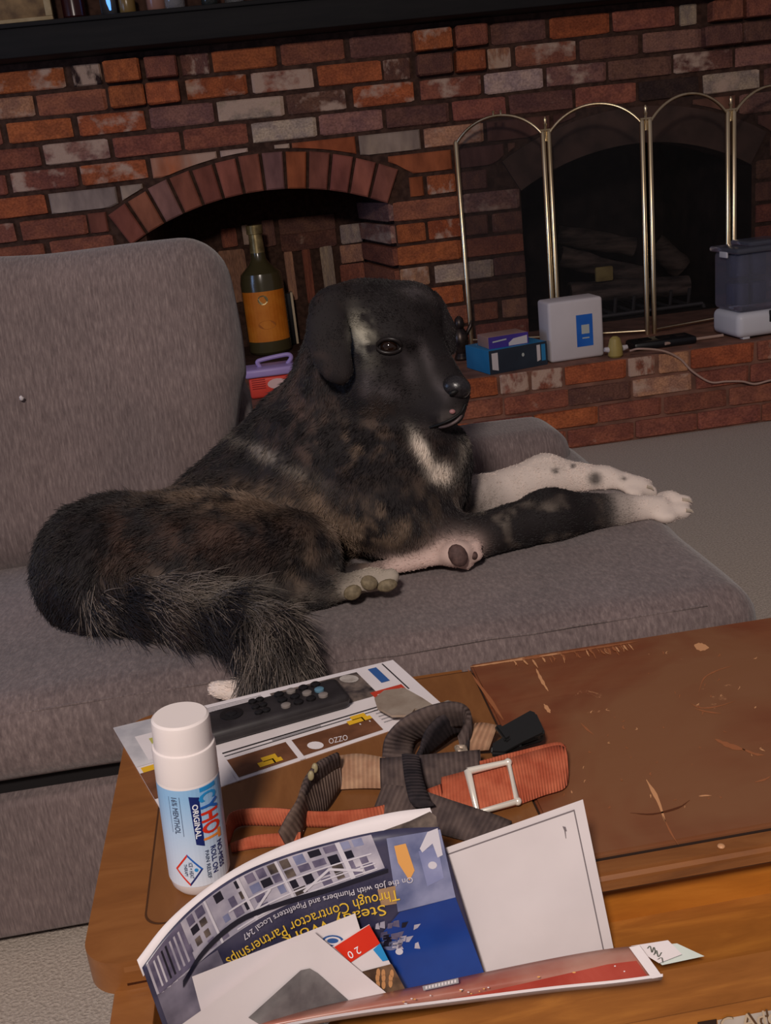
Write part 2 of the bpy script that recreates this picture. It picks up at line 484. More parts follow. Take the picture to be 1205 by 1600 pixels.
COURSE = 0.0667
ROWS = {   # row: [(px0, px1, colour code)], as far as the photograph shows them
 0: [(-80, -1, 'o'), (-6, 101, 'o+'), (113, 158, 'k*'), (283, 327, 'd+'), (332, 432, 'o'), (439, 537, 'r'), (547, 642, 'd'), (767, 852, 'd'), (859, 952, 'o'), (958, 1054, 'r'), (1063, 1089, 'w')],
 1: [(-40, 53, 't+'), (59, 166, 'r'), (291, 386, 'o+'), (393, 489, 'r*'), (497, 596, 'o'), (600, 642, 'd+'), (763, 798, 't*'), (806, 900, 'r+'), (906, 997, 'd'), (1005, 1096, 'p')],
 2: [(-95, 1, 'r'), (11, 112, 'o'), (122, 226, 'o+'), (234, 333, 'p'), (340, 444, 'w*'), (449, 540, 'd+'), (552, 646, 'o+'), (657, 752, 'r+'), (757, 848, 'w'), (855, 948, 'p+'), (951, 1049, 'd'), (1053, 1145, 'd+'), (1150, 1240, 'p')],
 3: [(-40, 62, 'r'), (69, 170, 'p*'), (177, 281, 'r'), (287, 386, 'r'), (394, 495, 'w'), (499, 597, 'p'), (604, 702, 'd'), (708, 790, 'r'), (797, 895, 'd'), (900, 994, 'r'), (999, 1092, 'k'), (1100, 1187, 'w+'), (1195, 1290, 'd')],
 4: [(-85, 10, 'r'), (18, 121, 'r+'), (126, 229, 'o+'), (237, 340, 'o*'), (346, 389, 'w'), (407, 454, 'w*'), (458, 556, 'o+'), (562, 657, 'w'), (663, 756, 't+'), (762, 860, 'd'), (866, 960, 'd'), (966, 1056, 'd'), (1062, 1150, 'd'), (1156, 1246, 'p')],
 5: [(-35, 72, 'o'), (78, 183, 'w'), (190, 245, 'w'), (560, 602, 'w+'), (608, 706, 'o'), (712, 788, 'd'), (795, 885, 'd'), (890, 935, 'd'), (1120, 1180, 'd'), (1186, 1280, 'd')],
 6: [(-80, 23, 'r+'), (33, 136, 'r'), (139, 196, 'r'), (628, 662, 'o'), (668, 712, 'o+'), (718, 762, 'd'), (770, 845, 'd'), (1172, 1260, 'd+')],
 7: [(-30, 70, 'r'), (80, 178, 'r'), (602, 718, 'r'), (724, 812, 'p+')],
 8: [(621, 665, 'o'), (670, 721, 'o+'), (727, 763, 'd'), (770, 816, 'd')],
 9: [(623, 721, 'o'), (727, 818, 'r')],
 10: [(625, 671, 't+'), (680, 772, 'w'), (773, 821, 'd')],
 11: [(626, 663, 'o'), (667, 724, 'o'), (732, 823, 'd')],
 12: [(630, 684, 'o'), (690, 736, 'r'), (742, 779, 'r'), (786, 827, 't')],
 13: [(632, 738, 'r'), (745, 829, 'r')],
}
ZT0 = 0.677+6*COURSE
def row_z(r):
    zt = ZT0-(r-1)*COURSE
    return zt-COURSE+0.0055, zt-0.0055
for r, items in ROWS.items():
    z0, z1 = row_z(r)
    for p0, p1, code in items:
        zm = (z0+z1)/2
        x0, x1 = x_at(p0, WY, zm), x_at(p1, WY, zm)
        a = niche if x1 > niche.x0-.12 and x0 < niche.x1+.12 else firebox if x1 > firebox.x0-.12 and x0 < firebox.x1+.12 else None
        if a and z1 < a.z(a.x0)+.012:       # beside the opening: stop at its edge
            if x0 < a.x1 < x1 and x1-a.x1 > a.x0-x0: x0 = a.x1+.001
            elif x0 < a.x0 < x1: x1 = a.x0-.001
            elif a.x0 < (x0+x1)/2 < a.x1: continue
            a = None
        if a:
            xa = np.linspace(x0, x1, 9)
            lows = []
            for x in xa:
                zc = a.z(x, a.ring+0.010)
                inside = a.x0-.10 < x < a.x1+.05
                if x < a.x0 and zc < a.z(a.x0)-.02: inside = False
                if x > a.x1 and zc < a.z(a.x1)-.02: inside = False
                lows.append(max(z0, zc) if inside else z0)
            if max(lows) > z0+1e-4:
                keep = [(x, l) for x, l in zip(xa, lows) if l < z1-0.010]
                if len(keep) < 2 or keep[-1][0]-keep[0][0] < 0.02: continue
                pts = keep+[(keep[-1][0], z1), (keep[0][0], z1)]
                cen = (sum(p[0] for p in pts)/len(pts), zm)
                poly_brick(wall, pts, WY, code)
                continue
        put_brick(wall, x0, x1, z0, z1, WY, code)
# generic courses right of the firebox
for r in range(7, 14):
    z0, z1 = row_z(r)
    for i in range(2):
        xa = 1.612+(0.0 if r % 2 else -0.0)+i*0.197
        w = 0.187 if r % 2 else (0.09 if i == 0 else 0.187)
        if r % 2 == 0 and i == 1: xa = 1.712
        put_brick(wall, xa, xa+w, z0, z1, WY, rng.choice(['d', 'd', 'p+', 'r']))
for r in range(2, 14):
    z0, z1 = row_z(r); xa = 2.01 if r >= 7 else x_at(ROWS[r][-1][1], WY, (z0+z1)/2)+.01
    for i in range(2):
        put_brick(wall, xa, xa+.187, z0, z1, WY, rng.choice(['r', 'o', 'd', 'p+'])); xa += .197
# 2 x 2 header blocks corbelled out under the mantel
for r, prs in {0: [(162, 218, 'o'), (226, 276, 'r'), (649, 707, 'o+'), (713, 763, 'r'), (1115, 1164, 'r'), (1168, 1216, 'r')],
               1: [(170, 225, 'o'), (228, 279, 'o'), (653, 708, 'd'), (714, 761, 'o'), (1104, 1160, 'd'), (1162, 1212, 'd')]}.items():
    z0, z1 = row_z(r)
    for p0, p1, code in prs:
        yf = WY-0.035
        put_brick(wall, x_at(p0, yf, (z0+z1)/2), x_at(p1, yf, (z0+z1)/2), z0, z1, yf, code, depth=0.10)
# the two arches of upright bricks
def voussoirs(a, n, codes, x_end0, x_end1):
    t0 = math.asin((x_end0-a.cx)/(a.R+a.ring)); t1 = math.asin((x_end1-a.cx)/(a.R+a.ring))
    g = 0.0045/a.R
    for i in range(n):
        s0 = t0+(t1-t0)*i/n+g; s1 = t0+(t1-t0)*(i+1)/n-g
        P = lambda t, rr: (a.cx+rr*math.sin(t), a.cz+rr*math.cos(t))
        ro = a.R+a.ring+rng.uniform(-.003, .003)
        poly_brick(wall, [P(s0, a.R), P(s1, a.R), P(s1, ro), P(s0, ro)], WY-0.012, codes[i % len(codes)], depth=0.13, name='arch_brick')
voussoirs(niche, 13, ['r-', 'r-', 'p-', 'r-', 'r-', 'r-', 'r-', 'p-', 'o-', 'r-', 'r-', 'r-', 'r-'], -0.392, 0.485)
n_ = 24; P_ = lambda t, rr: (firebox.cx+rr*math.sin(t), firebox.cz+rr*math.cos(t))
ts = np.linspace(math.asin(-.42/(firebox.R+.1)), math.asin(.42/(firebox.R+.1)), n_+1)
LV = []
for y in (WY-.004, WY+.12):
    for t in ts: LV += [(P_(t, firebox.R-.001)[0], y, P_(t, firebox.R-.001)[1]), (P_(t, firebox.R+.104)[0], y, P_(t, firebox.R+.104)[1])]
m2 = 2*(n_+1); LF = []
for i in range(n_):
    a = 2*i; LF += [(a, a+1, a+3, a+2), (a+m2, a+m2+2, a+m2+3, a+m2+1), (a, a+2, a+2+m2, a+m2), (a+1, a+1+m2, a+3+m2, a+3)]
LF += [(0, m2, m2+1, 1), (m2-2, m2-1, 2*m2-1, 2*m2-2)]
mesh_obj('arch_lintel', LV, LF, noise_mat('smoked_lintel', lin(62, 46, 40), lin(84, 62, 54), 16, rough=.9, bmp=.3), wall)

# bricks inside the niche: back and right return
def niche_brick(p0, p1, q0, q1, code):
    """back-wall brick given by its two px columns at rows q0 (top) / q1 (bottom)"""
    A = at(p0, q0, NB); B = at(p1, q1, NB)
    put_brick(wall, A[0], B[0], B[2], A[2], NB-0.012, code, depth=0.03)
for p0, p1, q0, q1, c in [(344, 372, 358, 384, 'r'), (377, 391, 352, 382, 'w'), (408, 432, 345, 383, 'd'), (434, 524, 343, 358, 'd'), (436, 526, 361, 384, 'd'),
                           (340, 393, 391, 470, 't'), (443, 466, 394, 468, 't'), (471, 494, 391, 472, 'r'), (499, 526, 386, 452, 'w'),
                           (530, 567, 352, 377, 'w+'), (530, 569, 384, 408, 't'), (530, 571, 414, 440, 'r'), (530, 572, 446, 470, 'r')]:
    niche_brick(p0, p1, q0, q1, c)
for r in range(7, 14):
    z0, z1 = row_z(r)
    o = put_brick(wall, 0, 0.40, z0, z1, 0, rng.choice(['d', 'p+', 'r', 'd']), depth=0.03)
    a = math.atan2(NB-MY, 0.405-0.463)
    o.rotation_euler = (0, 0, a); o.location = (0.434-0.006, (NB+MY)/2-0.02, (z0+z1)/2)

# hearth: the raised brick step
hearth = mesh_obj('trim_1', [(-1.9, HEARTH_Y+.008, 0), (3.2, HEARTH_Y+.008, 0), (3.2, HEARTH_Y+.008, HEARTH_Z), (-1.9, HEARTH_Y+.008, HEARTH_Z), (-1.9, MY, HEARTH_Z), (3.2, MY, HEARTH_Z)],
                  [(0, 1, 2, 3), (3, 2, 5, 4)], noise_mat('hearth_top', lin(104, 72, 60), lin(140, 98, 82), 18, rough=0.85, bmp=0.3))
tag(hearth, 'raised red brick hearth step in front of the fireplace wall', kind='structure')
HR = {0: [(690, 777, 'o'), (782, 826, 'r*'), (832, 880, 'r*'), (884, 980, 'o'), (983, 1024, 'r*'), (1031, 1077, 't'), (1082, 1179, 'o'), (1185, 1268, 'r+')],
      1: [(690, 787, 'r'), (789, 888, 'r'), (890, 988, 'd'), (990, 1081, 't+'), (1089, 1171, 'r'), (1175, 1270, 'r')],
      2: [(740, 832, 'r'), (836, 935, 'o-'), (937, 1035, 'r'), (1039, 1136, 'r'), (1142, 1240, 'r')],
      3: [(785, 885, 'r'), (888, 990, 'r'), (994, 1089, 'r'), (1091, 1189, 'r'), (1193, 1290, 'r')]}
for r, items in HR.items():
    c = HEARTH_Z/4; z1 = HEARTH_Z-r*c-(0.0015 if r == 0 else .0045); z0 = HEARTH_Z-(r+1)*c+.0045
    for p0, p1, code in items:
        put_brick(hearth, x_at(p0, HEARTH_Y, (z0+z1)/2), x_at(p1, HEARTH_Y, (z0+z1)/2), z0, z1, HEARTH_Y, code, depth=0.05)
    xr = x_at(items[-1][1], HEARTH_Y, (z0+z1)/2)+0.01
    for i in range(4):
        put_brick(hearth, xr, xr+.157, z0, z1, HEARTH_Y, rng.choice(['r', 'o', 'd', 'r+']), depth=0.05); xr += 0.167
    xe = x_at(items[0][0], HEARTH_Y, (z0+z1)/2)-0.01
    for i in range(4):
        put_brick(hearth, xe-0.157, xe, z0, z1, HEARTH_Y, rng.choice(['r', 'o', 'd']), depth=0.05); xe -= 0.167

floor = tag(mesh_obj('floor', [(-3, -1.5, 0), (4, -1.5, 0), (4, 2.72, 0), (-3, 2.72, 0)], [(0, 1, 2, 3)], carpet), kind='structure')

# mantel shelf
black_wood = noise_mat('black_stained_wood', lin(15, 13, 14), lin(22, 19, 19), 8, (1, 8, 8), rough=0.75, bmp=0.2)
mantel = thing('mantel_shelf', 'long black wooden mantel beam across the top of the brick wall', 'mantel', (0.6, 3.15, 1.09))
MY0 = 3.17
MT = at(0, 38, MY0)[2]; MB = at(0, 93, MY0)[2]
box_obj('beam', (-1.9, MY0, MB), (3.2, 3.31, MT-.012), black_wood, mantel, bev=0.004)
box_obj('top_board', (-1.9, MY0-.006, MT-.012), (3.2, 3.31, MT), black_wood, mantel, bev=0.003)

# things standing on the mantel (only their feet are in the picture)
cream = noise_mat('aged_cream', lin(150, 128, 92), lin(176, 156, 122), 25, rough=0.7)
def mant(px, y=3.21): return x_at(px, y, MT)
t = thing('picture_frame', 'small cream framed picture standing at the left end of the mantel', 'picture', (mant(40), 3.21, MT))
x0, x1 = mant(-60), mant(86)
box_obj('frame_foot', (x0, 3.185, MT), (x1, 3.21, MT+.012), cream, t, .002)
box_obj('frame_side', (x1-.018, 3.185, MT+.012), (x1, 3.21, MT+.22), cream, t, .002)
box_obj('frame_side', (x0, 3.185, MT+.012), (x0+.018, 3.21, MT+.22), cream, t, .002)
box_obj('picture_board', (x0+.018, 3.195, MT+.012), (x1-.018, 3.208, MT+.21), noise_mat('brown_picture', lin(60, 38, 26), lin(150, 120, 80), 16, rough=0.6), t, .001)
def mantel_bottle(name, label, cat, px, r, col, h=0.2, y=3.21, glass=False, rough=0.25):
    t = thing(name, label, cat, (mant(px, y), y, MT))
    m = new_mat(name+'_body', col, rough)
    if glass: bsdf(m).inputs['Transmission Weight'].default_value = 0.8
    x = mant(px, y)
    lathe_obj('body', [(r*.85, 0), (r, .006), (r, h*.6), (r*.9, h*.66), (r*.35, h*.76), (r*.35, h)], m, t, 20, (x, y, MT))
    lathe_obj('cap', [(r*.42, h), (r*.42, h+.02)], black_wood, t, 14, (x, y, MT))
mantel_bottle('wine_bottle', 'dark red bottle on the mantel beside the picture frame', 'bottle', 118, .030, lin(48, 16, 16))
t = thing('night_light', 'slim black lamp with a glowing blue strip on the mantel', 'lamp', (mant(172), 3.20, MT))
lx = mant(172, 3.20)
box_obj('housing', (lx-.022, 3.20, MT), (lx+.022, 3.24, MT+.2), new_mat('black_plastic_lamp', lin(14, 14, 18), .3), t, .003)
em = new_mat('blue_glow', (0.1, 0.3, 1, 1)); bsdf(em).inputs['Emission Color'].default_value = (0.12, 0.36, 1, 1); bsdf(em).inputs['Emission Strength'].default_value = 1.4
tube_obj('glowing_strip', [(lx+.004, 3.194, MT+.012), (lx+.002, 3.194, MT+.03), (lx-.006, 3.194, MT+.19)], [.0025, .0055, .0055], em, t)
mantel_bottle('candle', 'squat mustard candle jar on the mantel right of the blue light', 'candle', 201, .022, lin(120, 96, 54), .08)
mantel_bottle('figurine', 'pinkish ceramic figure on the mantel left of the glass', 'figurine', 246, .026, lin(138, 100, 88), .12)
mantel_bottle('drinking_glass', 'clear bright glass on the mantel beside the pink figure', 'glass', 274, .028, lin(200, 200, 205), .12, glass=True, rough=.05)
mantel_bottle('glass_ornament', 'small dark glass ornament with a highlight on the mantel', 'ornament', 328, .022, lin(40, 44, 44), .07, y=3.19, rough=.08)
mantel_bottle('crystal_tumbler', 'clear crystal tumbler farthest right on the mantel', 'glass', 367, .026, lin(180, 182, 186), .12, y=3.23, glass=True, rough=.05)

# ================================================================== firebox contents
bark = noise_mat('charred_bark', lin(40, 32, 30), lin(92, 76, 70), 12, (1, 1, 4), rough=0.95, bmp=0.9, dist=0.01)
iron = new_mat('grate_iron', lin(92, 88, 90), 0.5, 0.7)
logs = [((870, 366), (990, 386), 3.66, 15, 'charred round log lying across the back of the fireplace, topmost'),
        ((875, 400), (1000, 432), 3.52, 15, 'charred log sloping down to the right in front of the back log'),
        ((890, 458), (1075, 446), 3.44, 16, 'long charred log across the front of the iron grate'),
        ((1022, 380), (1066, 420), 3.66, 19, 'stub of charred log at the right of the stack')]
for (a, b, Y, rp, lab) in logs:
    A, B = at(*a, Y), at(*b, Y-.02)
    t = thing('fire_log', lab, 'log', tuple((A+B)/2), 'logs in the fireplace')
    r = rp*3.7/F_PX
    pts = [A+(B-A)*i/6 for i in range(7)]
    bm = bmesh.new(); tube(bm, pts, [r*rng.uniform(.88, 1.08) for _ in pts], 12)
    bm_obj('log_body', bm, bark, t, True, 60)
    bm = bmesh.new(); tube(bm, [A-(B-A)*.004, A-(B-A)*.012], r*.8, 12); bm_obj('cut_end', bm, soot, t)
g = thing('fire_grate', 'low iron fireplace grate of bars under the charred logs', 'grate', tuple(at(1000, 500, 3.42)))
A, B = at(925, 497, 3.36), at(1098, 474, 3.36)
tube_obj('front_rail', [A, B], .007, iron, g)
tube_obj('front_rail', [B, B+np.array([.03, 0, -.09])], .007, iron, g)
tube_obj('leg', [A, A+np.array([0, 0, -.10])], .007, iron, g)
for k in range(6):
    P = A+(B-A)*(k+.3)/6
    tube_obj('bar', [P+np.array([0, 0, .055]), P+np.array([0, .012, .0]), P+np.array([0, .3, 0])], .006, iron, g)
P0 = at(944, 428, 3.40)
t = thing('wood_chip', 'yellowish split wood chip resting against the charred logs', 'wood', tuple(P0))
box_obj('chip', P0-np.array([.030, .008, .024]), P0+np.array([.030, .008, .024]), noise_mat('pale_wood', lin(120, 100, 60), lin(150, 130, 80), 20), t, .006)

# ================================================================== folding fire screen
brass = noise_mat('worn_brass', lin(204, 182, 142), lin(228, 210, 178), 30, (1, 1, .2), rough=0.28, metal=1.0, spec=.5)
meshm = bpy.data.materials.new('black_wire_mesh'); meshm.use_nodes = True
nt = meshm.node_tree; b = nt.nodes['Principled BSDF']; b.inputs['Base Color'].default_value = lin(26, 22, 22); b.inputs['Roughness'].default_value = .8
tr = nt.nodes.new('ShaderNodeBsdfTransparent'); mx = nt.nodes.new('ShaderNodeMixShader'); mx.inputs[0].default_value = 0.30
nt.links.new(tr.outputs[0], mx.inputs[1]); nt.links.new(b.outputs[0], mx.inputs[2]); nt.links.new(mx.outputs[0], nt.nodes['Material Output'].inputs[0])
screen = thing('fire_screen', 'folding brass fire screen with arched black mesh panels before the fireplace', 'fire screen', (1.1, 3.1, HEARTH_Z))
SP = [((712, 222, 3.22), (848, 205, 3.10)), ((857, 205, 3.10), (1003, 185, 3.00)), ((1015, 183, 3.00), (1137, 167, 3.07)), ((1147, 166, 3.07), (1262, 160, 3.18))]
PT = 0.829
for k, (a, c) in enumerate(SP):
    xa, xc = x_at(a[0], a[2], PT), x_at(c[0], c[2], PT)
    A = np.array([xa, a[2], 0]); B = np.array([xc, c[2], 0])
    rise = 0.066
    n = 24
    half = np.linalg.norm(B-A)/2; R = (half*half+rise*rise)/(2*rise)
    arc = []
    for i in range(n+1):
        u = i/n; s = (u-.5)*2*half
        arc.append(A*(1-u)+B*u+np.array([0, 0, PT-.012+math.sqrt(max(R*R-s*s, 0))-(R-rise)]))
    mv = [A+np.array([0, .002, HEARTH_Z+.01]), B+np.array([0, .002, HEARTH_Z+.01])]+[p+np.array([0, .002, 0]) for p in arc[::-1]]
    pan = mesh_obj('mesh_panel', mv, [tuple(range(len(mv)))], meshm, screen)
    for P in (A, B):
        tube_obj('post', [P+np.array([0, 0, HEARTH_Z]), P+np.array([0, 0, PT-.006]), P+np.array([0, 0, PT])], [.0075, .0075, .003], brass, screen)
    tube_obj('arched_rod', arc, .0045, brass, screen)
    tube_obj('bottom_rod', [A+np.array([0, 0, HEARTH_Z+.012]), B+np.array([0, 0, HEARTH_Z+.012])], .004, brass, screen)
    if k == 0:
        mid = arc[n//2]; d = (B-A)/np.linalg.norm(B-A)
        for s in (-.011, .011):
            tube_obj('handle_knob', [mid+d*s, mid+d*s+np.array([0, 0, .008]), mid+d*s+np.array([0, 0, .014])], [.003, .003, .005], brass, screen)
    if k < 3:
        P = (B+np.array([x_at(SP[k+1][0][0], SP[k+1][0][2], PT), SP[k+1][0][2], 0]))/2
        tube_obj('hinge_finial', [P+np.array([0, 0, z]) for z in (PT-.03, PT+.008, PT+.016, PT+.02, PT+.028, PT+.036)], [.004, .004, .007, .004, .006, .002], brass, screen)
        tube_obj('hinge_cap', [P+np.array([-.016, 0, PT]), P+np.array([.016, 0, PT])], .004, brass, screen)

# ================================================================== things on the hearth
HZ = HEARTH_Z+.0005
def hearth_pt(px, py): return onz(px, py, HEARTH_Z)
def front_box(name, label, cat, pl, pr, ptop, depth, mat, sides=None, bev=.003, zb=HZ, group=None):
    """box by its front-bottom-left and front-bottom-right px; ptop = px of front-top-left"""
    A, B = onz(*pl, zb), onz(*pr, zb)
    d = (B-A); L = np.linalg.norm(d); ang = math.atan2(d[1], d[0])
    # height from the top pixel on the vertical line over A
    lo, hi = zb, zb+.6
    for _ in range(40):
        m = (lo+hi)/2
        if proj([A[0], A[1], m])[1] > ptop: lo = m
        else: hi = m
    h = lo-zb
    t = thing(name, label, cat, tuple(A), group, (0, 0, ang))
    bm = bmesh.new(); add_box(bm, (0, 0, 0), (L, depth, h), bev, 3)
    o = bm_obj('carton', bm, mat, None, True, 50); o.parent = t
    return t, L, h
def face_print(t, L, h, mats_quads, name='printed_label', y=-.0006):
    pr = Print(lambda v, lift: np.stack([v[:, 0]*L, np.full(len(v), y-lift), v[:, 1]*h], 1))
    for q in mats_quads: q(pr)
    o = pr.build(name, None); o.parent = t; return o
white_card = noise_mat('white_card', lin(196, 188, 190), lin(206, 198, 200), 6, rough=.6)
blue_st = noise_mat('blue_sticker', lin(22, 84, 176), lin(40, 110, 200), 8, rough=.4)
grey_print = new_mat('grey_print', lin(176, 182, 178), .6)
t, L, h = front_box('white_box', 'upright white carton with a blue sticker on the brick hearth', 'box', (861, 568), (945, 556), 474, .09, white_card, bev=.008)
face_print(t, L, h, [lambda p: p.quad((.50, .74), (.80, .74), (.80, .21), (.50, .21), blue_st),
                     lambda p: p.quad((.59, .57), (.735, .57), (.735, .42), (.59, .42), grey_print, .0003),
                     lambda p: p.quad((.60, .36), (.73, .36), (.73, .34), (.60, .34), grey_print, .0003)])
teal = noise_mat('blue_card', lin(30, 110, 160), lin(46, 128, 180), 10, rough=.5)
navy = noise_mat('dark_navy_card', lin(34, 40, 52), lin(44, 54, 66), 8, rough=.5)
t, L, h = front_box('blue_box', 'blue carton with dark front lying on the brick hearth', 'box', (766, 586), (856, 569), 549, .14, teal, bev=.002)
bx_blue = t; HB = h
face_print(t, L, h, [lambda p: p.quad((0.0, 1), (1, 1), (1, 0), (0.0, 0), navy),
                     lambda p: p.quad((.045, .88), (.15, .88), (.15, .12), (.045, .2), white_card, .0003),
                     lambda p: p.quad((.82, .9), (.88, .9), (.88, .25), (.82, .2), white_card, .0003),
                     lambda p: p.quad((.90, .9), (.97, .9), (.97, .2), (.90, .2), teal, .0003),
                     lambda p: p.disc((.58, .6), .022, .08, grey_print, .0003)])
purple = noise_mat('purple_card', lin(60, 44, 130), lin(78, 58, 150), 9, rough=.5)
tanc = noise_mat('tan_card', lin(150, 120, 112), lin(168, 136, 126), 9, rough=.6)
t, L, h = front_box('purple_box', 'small purple and white tissue box lying on the blue carton', 'box', (764, 546), (826, 536), 528, .08, tanc, bev=.002, zb=HZ+HB)
face_print(t, L, h, [lambda p: p.quad((0, 1), (1, 1), (1, 0), (0, 0), purple), lambda p: p.poly([(.5, .05), (.97, .05), (.97, .75), (.62, .62), (.5, .3)], white_card, .0003),
                     lambda p: p.quad((.1, .62), (.45, .72), (.45, .60), (.1, .5), grey_print, .0003)])
quadm = [(0, 0)]
fdark = noise_mat('dark_bronze', lin(40, 34, 36), lin(78, 66, 60), 40, rough=.35, metal=.6)
P = at(721, 548, 2.98); P[2] = HZ
t = thing('owl_figurine', 'small dark metal figurine standing beside the left screen post', 'figurine', tuple(P))
lathe_obj('body', [(.018, 0), (.022, .006), (.016, .02), (.024, .05), (.022, .075), (.012, .09), (.016, .10), (.012, .118), (.004, .126)], fdark, t, 16, tuple(P))
for s in (-1, 1):
    tube_obj('wing', [P+np.array([s*.018, 0, .07]), P+np.array([s*.032, -.004, .095]), P+np.array([s*.036, 0, .11])], [.006, .006, .002], fdark, t)

# night-light style air freshener, plug, power strip and cord
olive = noise_mat('olive_plastic', lin(150, 128, 66), lin(166, 146, 84), 12, rough=.45)
P = hearth_pt(962, 558)
t = thing('air_freshener', 'small olive plug-in air freshener right of the white carton', 'air freshener', (P[0], P[1], HZ))
lathe_obj('body', [(.016, 0), (.020, .005), (.019, .03), (.014, .05), (.006, .056)], olive, t, 18, (P[0], P[1], HZ))
tube_obj('plug', [P+np.array([.020, 0, .022]), P+np.array([.034, 0, .024])], [.008, .006], white_card, t)
tube_obj('plug', [P+np.array([-.030, 0, .024]), P+np.array([-.018, 0, .022])], [.006, .008], white_card, t)
blackp = new_mat('black_plastic', lin(22, 21, 24), .4)
P = hearth_pt(1035, 541)
t = thing('power_strip', 'flat black power adapter on the hearth below the screen hinge', 'adapter', (P[0], P[1], HZ))
bm = bmesh.new(); add_box(bm, (P[0]-.09, P[1]-.03, HZ), (P[0]+.09, P[1]+.05, HZ+.022), .008, 2); bm_obj('case', bm, blackp, t, True, 40)
for k in range(3):
    bm = bmesh.new(); add_box(bm, (P[0]-.06+k*.05, P[1]-.004, HZ+.0221), (P[0]-.03+k*.05, P[1]+.028, HZ+.0235), .002, 1); bm_obj('socket', bm, soot, t)
cordm = new_mat('pinkish_white_cord', lin(176, 146, 132), .5)
pts = [onz(985, 548, HZ+.02), onz(1000, 545, HZ+.026), onz(1035, 548, HZ+.012), at(1062, 560, 2.692), at(1082, 580, 2.69), at(1110, 597, 2.688), at(1135, 596, 2.688), at(1160, 596, 2.688), at(1180, 600, 2.688), at(1205, 594, 2.688), at(1240, 588, 2.688)]
tag(tube_obj('white_cable', catmull(pts, 6), .0028, cordm), 'thin pale power cable drooping over the front edge of the hearth', 'cable')
pts = [onz(1040, 537, HZ+.012), onz(1080, 531, HZ+.006), onz(1130, 524, HZ+.006)]
tag(tube_obj('short_cable', catmull(pts, 5), .0045, cordm), 'short straight cable running from the adapter to the water dispenser', 'cable')

# pet water fountain at the right edge
wb = noise_mat('white_plastic', lin(206, 204, 210), lin(214, 212, 216), 5, rough=.35)
A = onz(1154, 533, HZ); B = onz(1250, 519, HZ)
d = B-A; L = np.linalg.norm(d); ang = math.atan2(d[1], d[0])
t = thing('water_dispenser', 'pet water dispenser with clear tank and white base at the right of the hearth', 'dispenser', tuple(A), None, (0, 0, ang))
def ht(px, py, P):
    lo, hi = 0, .9
    for _ in range(40):
        m = (lo+hi)/2
        if proj([P[0], P[1], m])[1] > py: lo = m
        else: hi = m
    return lo
h1 = ht(1152, 491, A)-HZ; h2 = ht(1150, 398, A)-HZ
def tl(name, lo, hi, mat, bev, seg=4):
    bm = bmesh.new(); add_box(bm, lo, hi, bev, seg); o = bm_obj(name, bm, mat, None, True, 50); o.parent = t; return o
glass = new_mat('smoky_tank_plastic', lin(190, 192, 214), .12); bsdf(glass).inputs['Transmission Weight'].default_value = .85; bsdf(glass).inputs['IOR'].default_value = 1.1
tl('base', (0, 0, 0.004), (L, .15, h1), wb, .018)
tl('foot', (.02, .01, 0), (.04, .03, .006), wb, .001)
tl('tank', (.004, .004, h1+.0005), (L-.004, .146, h2), glass, .014)
tl('lid', (-.006, -.006, h2), (L+.004, .152, h2+.014), glass, .006)
tl('lid_handle', (.045, .02, h2+.014), (L-.03, .13, h2+.026), glass, .005)
tl('lid_clip', (-.008, .05, h2-.012), (-.002, .09, h2+.004), wb, .002)
inner = new_mat('dark_filter', lin(58, 56, 80), .5)
for i in range(2):
    for j in range(2):
        tl('filter_window', (.022+i*.052, .06, h1+.014+j*(h2-h1)*.48), (.062+i*.052, .10, h1+.01+(j+.82)*(h2-h1)*.48), inner, .003, 1)
tl('display', (L*.50, -.002, h1*.55), (L*.86, .004, h1-.001), blackp, .002)
lathe_b = bmesh.new(); tube(lathe_b, [Vector((L*.68, -.001, h1*.78)), Vector((L*.68, -.008, h1*.78))], .013, 20)
o = bm_obj('button', lathe_b, wb, None, True, 40); o.parent = t

# whiskey bottle, dark carton and the red tub behind the sofa back
P = onz(424, 552, HZ); P = np.array([x_at(424, 3.56, HZ), 3.56, HZ])
gl = new_mat('dark_green_glass', lin(74, 66, 42), .2, 0, .6)
amber = noise_mat('amber_label', lin(206, 112, 26), lin(224, 134, 40), 18, rough=.55)
gold = noise_mat('gold_foil', lin(120, 104, 70), lin(170, 150, 104), 40, rough=.35, metal=.5)
t = thing('whiskey_bottle', 'dark glass liquor bottle with amber label standing in the brick niche', 'bottle', tuple(P))
hb = ht(399, 352, P)-HZ
R = 32*(3.56/1.0)/F_PX*1.02
lathe_obj('glass_body', [(R*.9, 0), (R, .008), (R, hb*.56), (R*.93, hb*.63), (R*.5, hb*.70), (R*.36, hb*.74), (R*.33, hb*.80)], gl, t, 32, tuple(P))
lathe_obj('neck_foil', [(R*.35, hb*.79), (R*.31, hb*.93), (R*.38, hb*.935), (R*.38, hb), (R*.2, hb*1.003)], gold, t, 24, tuple(P))
pr = Print(lambda v, lift: np.stack([P[0]+(R*1.006+lift)*np.sin(v[:, 0]-.02), P[1]-(R*1.006+lift)*np.cos(v[:, 0]-.02), P[2]+v[:, 1]*hb], 1))
pr.quad((-1.25, .50), (1.25, .50), (1.25, .105), (-1.25, .105), amber, 0, 14, 2)
pr.build('front_label', t)
pr.v, pr.f, pr.m, pr.mats = [], [], [], []
pr.disc((-.05, .435), .24, .038, gold, .0006)
pr.build('crest_print', t)
pr.v, pr.f, pr.m, pr.mats = [], [], [], []
pr.disc((0, .24), .42, .035, noise_mat('label_tint', lin(176, 96, 30), lin(196, 120, 50), 20), .0005)
pr.build('label_tint', t)
cx0, cx1 = x_at(380, 3.66, .4), x_at(457, 3.66, .4)
zc = at(386, 466, 3.66)[2]
